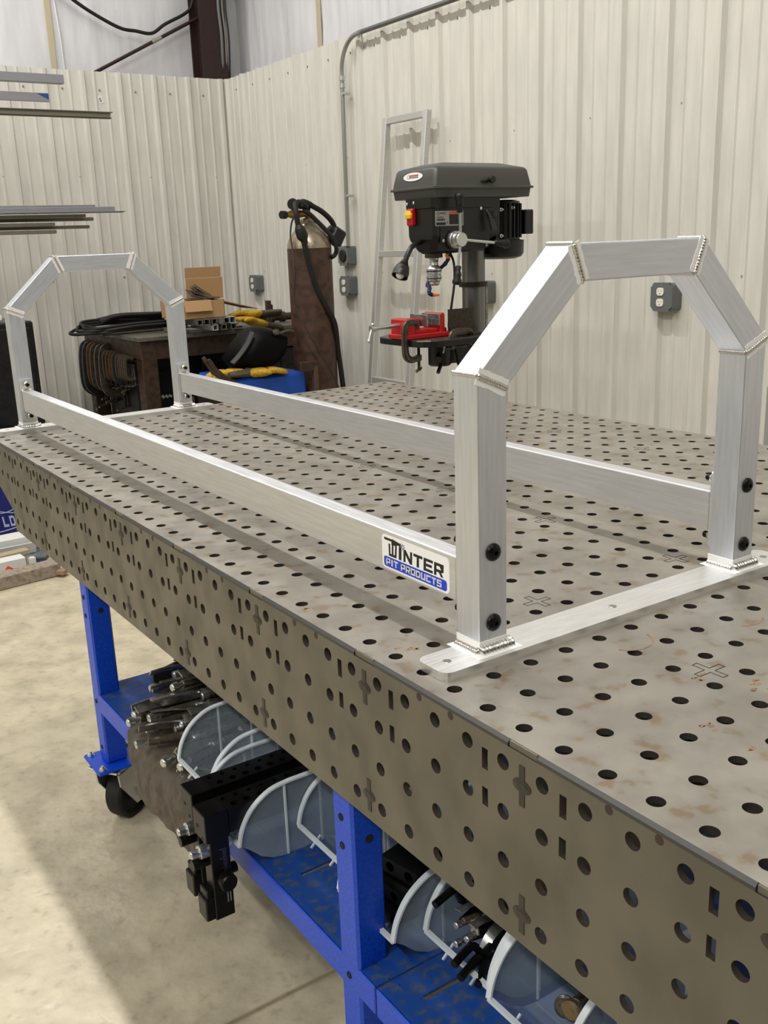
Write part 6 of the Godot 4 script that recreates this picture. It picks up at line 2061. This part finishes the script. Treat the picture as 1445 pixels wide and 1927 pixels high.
func build_under_table() -> void:
	var S := -0.565
	# stiff blanket over the far half of the shelf
	var t := thing("welding_blanket", "scorched grey-brown welding blanket draped over the far shelf", "blanket", Vector3(0.2, S, -0.72))
	var inv := Transform3D(Basis.IDENTITY, t.position).affine_inverse()
	var n := FastNoiseLite.new()
	n.seed = 5
	n.frequency = 1.0
	n.fractal_octaves = 3
	var st := mb()
	var nu := 44
	var nv := 60
	var f := func(i: int, j: int) -> Vector3:
		var s := -0.115 + 0.50 * i / nu
		var z0 := -0.835 + maxf(0.0, -s) * 0.9
		var z := lerpf(z0, -0.415, float(j) / nv)
		var w := n.get_noise_2d(s * 9.0, z * 9.0)
		if s < 0.0:
			var hang: float = s * (0.92 + 0.16 * n.get_noise_2d(z * 2.0, 7.0))
			return Vector3(0.040 + 0.008 * w * (-s / 0.1) + 0.003 * sin(z * 16.0) * (s / 0.1) - 0.020 * (1.0 - exp(s * 30.0)), S + 0.006 + hang, z)
		var r := 1.0 - exp(-s * 60.0)
		return Vector3(0.040 + s, S + 0.006 + r * (0.007 + 0.006 * absf(w)), z)
	st.set_smooth_group(1)
	for i in nu:
		for j in nv:
			quad(st, f.call(i, j), f.call(i, j + 1), f.call(i + 1, j + 1), f.call(i + 1, j))
	part_in("cloth", st, M.blanket, t, inv)
	# turnings scattered over it
	st = mb()
	var rs := RandomNumberGenerator.new()
	rs.seed = 3
	for k in 260:
		var p := Vector3(rs.randfn(0.085, 0.035), S + 0.0185, rs.randfn(-0.55, 0.055))
		if p.x < 0.05: continue
		bx(st, p, Vector3(rs.randf_range(0.002, 0.009), 0.0008, rs.randf_range(0.0008, 0.0016)), 0.0, Basis.from_euler(Vector3(rs.randf_range(-0.4, 0.4), rs.randf_range(0, TAU), rs.randf_range(-0.4, 0.4))))
	var ch := obj("metal_chips", st, M.chips)
	tag(ch, "bright metal turnings scattered on the welding blanket", "chips")
	stuff(ch)
	st = mb()
	for k in 70:
		var p := Vector3(rs.randf_range(0.06, 0.2), S + 0.0006, rs.randf_range(-0.25, 0.4))
		bx(st, p, Vector3(rs.randf_range(0.001, 0.004), 0.0006, 0.001), 0.0, Basis(Vector3.UP, rs.randf_range(0, TAU)))
	ch = obj("metal_dust", st, M.chips)
	tag(ch, "fine bright filings strewn over the blue shelf", "filings")
	stuff(ch)
	# heap of locking clamps
	var proto := make_lock_clamp("locking_clamp", "", M.pliers, M.steel, "locking clamps heaped on the welding blanket")
	var P := [
		[0.028, -0.528, -0.792, 0.40, 0.02, "locking clamp with a separate bright nut at the far left of the heap"],
		[0.046, -0.522, -0.806, 0.55, 0.02, "locking clamp at the back left with a squat hex nut"],
		[0.052, -0.535, -0.757, -0.1, 0.0, "locking clamp lying flat at the left front of the heap"],
		[0.094, -0.512, -0.822, 0.45, 0.04, "locking clamp whose bright bolt shows at the back of the heap"],
		[0.062, -0.515, -0.760, 0.35, 0.05, "dark thick locking clamp with a brassy bolt, lying over others"],
		[0.099, -0.533, -0.715, 0.10, 0.02, "locking clamp with a round bright nut in the middle of the heap"],
		[0.108, -0.520, -0.700, 0.25, 0.03, "locking clamp right of the middle with a ringed bolt"],
		[0.109, -0.528, -0.640, 0.35, 0.05, "locking clamp lying slanted over the right front of the heap"],
		[0.155, -0.505, -0.726, 0.12, 0.03, "locking clamp with a tall nut high in the middle"],
		[0.180, -0.498, -0.752, 0.10, 0.0, "topmost locking clamp with the biggest bright nut"],
		[0.050, -0.540, -0.575, 0.75, 0.06, "locking clamp pointing at the viewer at the front of the heap"],
		[0.030, -0.540, -0.610, 0.70, 0.0, "locking clamp with a spoon-like handle at the front edge"],
		[0.135, -0.535, -0.610, 0.30, 0.02, "locking clamp with bright looped end by the first bin"],
		[0.010, -0.532, -0.700, 0.05, 0.0, "locking clamp with two bright flat handles spread at the left"],
		[0.107, -0.500, -0.860, 0.45, 0.05, "thin locking clamp along the back edge of the heap"],
		[0.168, -0.490, -0.875, 0.30, 0.03, "locking clamp with a curled jaw at the very back"],
		[0.130, -0.478, -0.79, 0.5, 0.0, "locking clamp lying across the top of the heap"]]
	var k0 := 0
	for p in P:
		var xf := Transform3D((Basis(Vector3.UP, p[3] * 0.55 - 0.12) * Basis(Vector3.BACK, p[4]) * Basis(Vector3.RIGHT, rs.randf_range(1.3, 4.2))).scaled(Vector3.ONE * 1.12), Vector3(p[0], p[1] + 0.006, p[2]))
		if k0 == 0:
			proto.transform = xf
			proto.set_meta("label", p[5])
		else: dup(proto, xf, p[5])
		k0 += 1
	t = thing("angle_iron", "dark angle iron standing behind the heap of clamps", "angle iron", Vector3(0.235, S + 0.01, -0.965), 0.4)
	st = mb()
	prism(st, [Vector2(0, 0), Vector2(0.05, 0), Vector2(0.05, 0.005), Vector2(0.005, 0.005), Vector2(0.005, 0.05), Vector2(0, 0.05)], 0.16, Transform3D(Basis(Vector3.BACK, Vector3.UP, Vector3.LEFT), Vector3(0.08, 0, -0.03)))
	obj("angle", st, M.darksteel, t)
	# bins, far to near
	make_bin("farthest milky bin, holding clamps, on the welding blanket", Vector3(0.038, S + 0.020, -0.470), 0.14)
	make_bin("milky bin holding the two black fixture squares", Vector3(0.018, S, -0.318), 0.145)
	make_bin("milky bin left of the near blue leg, partly behind it", Vector3(0.125, S, -0.170), 0.14)
	make_bin("milky bin of black setup blocks right of the near blue leg", Vector3(0.090, S, 0.018), 0.145)
	make_bin("milky bin full of black bent-arm clamps", Vector3(0.140, S, 0.168), 0.140)
	make_bin("nearest milky bin with brassy round pins at the bottom edge", Vector3(0.128, S, 0.320), 0.14)
	make_square("front black fixture square hanging out of the bin, scale marks showing", Vector3(-0.024, S + 0.120, -0.275), 8)
	make_square("rear black fixture square hanging out of the bin behind the first", Vector3(-0.015, S + 0.122, -0.346), 9)
	# clamps in the first bin
	for p in [[0.11, -0.520, -0.44, 0.35, "steel locking clamp lying in the farthest bin, upper"], [0.09, -0.528, -0.47, 0.10, "steel locking clamp lying in the farthest bin, lower"]]:
		dup(proto, Transform3D(Basis(Vector3.UP, p[3] * 0.3).scaled(Vector3.ONE * 0.6), Vector3(p[0], p[1], p[2])), p[4], "locking clamps inside the farthest bin")
	# setup blocks
	make_block("upper black setup block with two large holes facing out", Vector3(0.150, S + 0.034, -0.012), Basis(Vector3.UP, 0.05) * Basis(Vector3.BACK, 0.12))
	make_block("lower black setup block with two large holes facing out", Vector3(0.135, S + 0.0035, -0.020), Basis(Vector3.UP, -0.03))
	make_block("black setup block lying on top of the others", Vector3(0.165, S + 0.066, 0.000), Basis(Vector3.UP, 0.2))
	make_block("black setup block tilted at the back of the bin", Vector3(0.215, S + 0.092, 0.02), Basis(Vector3.UP, 0.3))
	# bent-arm clamps in the fifth bin
	var ac := make_arm_clamp("")
	k0 = 0
	for p in [[0.142, -0.460, 0.120, 0.20, 0.1, "black bent-arm clamp sticking out highest, at the upper left of the bin"], [0.165, -0.480, 0.150, 0.3, 0.8, "black clamp with a bright lever under the highest one"], [0.120, -0.500, 0.190, 0.25, -0.5, "black bent-arm clamp with a short straight tip at the left"], [0.118, -0.510, 0.205, 0.30, 0.2, "black bent-arm clamp curving low over the bin's front lip"], [0.135, -0.518, 0.222, 0.65, 0.1, "lowest black clamp with a bright ring, nearest the front"], [0.178, -0.485, 0.175, 0.35, -0.9, "black clamp with a bright ring in the middle of the bin"], [0.190, -0.470, 0.135, 0.1, 1.2, "bright-levered clamp deep in the bin under the table edge"]]:
		var xf := Transform3D(Basis(Vector3.UP, p[3]) * Basis(Vector3.RIGHT, p[4]), Vector3(p[0], p[1], p[2]))
		if k0 == 0:
			ac.transform = xf
			ac.set_meta("label", p[5])
		else: dup(ac, xf, p[5])
		k0 += 1
	for p in [[0.150, -0.476, 0.155, 0.05, 2.9, "upper bright-handled locking clamp in the bin of black clamps"], [0.155, -0.490, 0.172, 0.12, 3.3, "middle bright-handled locking clamp in the bin of black clamps"], [0.145, -0.500, 0.160, -0.02, 2.5, "lower bright-handled locking clamp in the bin of black clamps"]]:
		dup(proto, Transform3D((Basis(Vector3.UP, p[3]) * Basis(Vector3.RIGHT, p[4])).scaled(Vector3.ONE * 0.62), Vector3(p[0], p[1], p[2])), p[5], "bright locking clamps among the black ones")
	for p in [[0.165, -0.497, 0.200, 0.4, 0.6, "black bent-arm clamp buried right of the middle of the bin"], [0.150, -0.528, 0.180, 0.2, -0.3, "black bent-arm clamp at the bottom of the bin"]]:
		dup(ac, Transform3D(Basis(Vector3.UP, p[3]) * Basis(Vector3.RIGHT, p[4]), Vector3(p[0], p[1], p[2])), p[5])
	# pins in the nearest bin
	k0 = 0
	for p in [[Vector3(0.165, -0.472, 0.362), Vector3(-1, 0.15, 0.35), "brassy mushroom-headed pin with a wide flat face"], [Vector3(0.190, -0.486, 0.372), Vector3(-0.6, 0.3, 0.9), "dark ribbed pin behind the brassy one"], [Vector3(0.185, -0.500, 0.330), Vector3(-0.8, 0.5, 0.2), "dark pin lying lower in the nearest bin"]]:
		var o := thing("locating_pin", p[2], "pin", p[0], 0.0, "pins in the nearest bin")
		o.basis = turned(p[1]).basis
		st = mb()
		lathe(st, [Vector2(0, 0.004), Vector2(0.004, 0.004), Vector2(0.004, 0.0035), Vector2(0.010, 0.0035), Vector2(0.0135, 0.002), Vector2(0.014, -0.001), Vector2(0.0135, -0.004), Vector2(0, -0.004)], Transform3D.IDENTITY, 24)
		obj("head", st, M.bronze if k0 == 0 else M.darksteel, o)
		st = mb()
		lathe(st, [Vector2(0.0075, -0.004), Vector2(0.0075, -0.012), Vector2(0.009, -0.013), Vector2(0.009, -0.020), Vector2(0.0075, -0.021), Vector2(0.0075, -0.055), Vector2(0, -0.055)], Transform3D.IDENTITY, 18)
		obj("shank", st, M.darksteel, o)
		k0 += 1
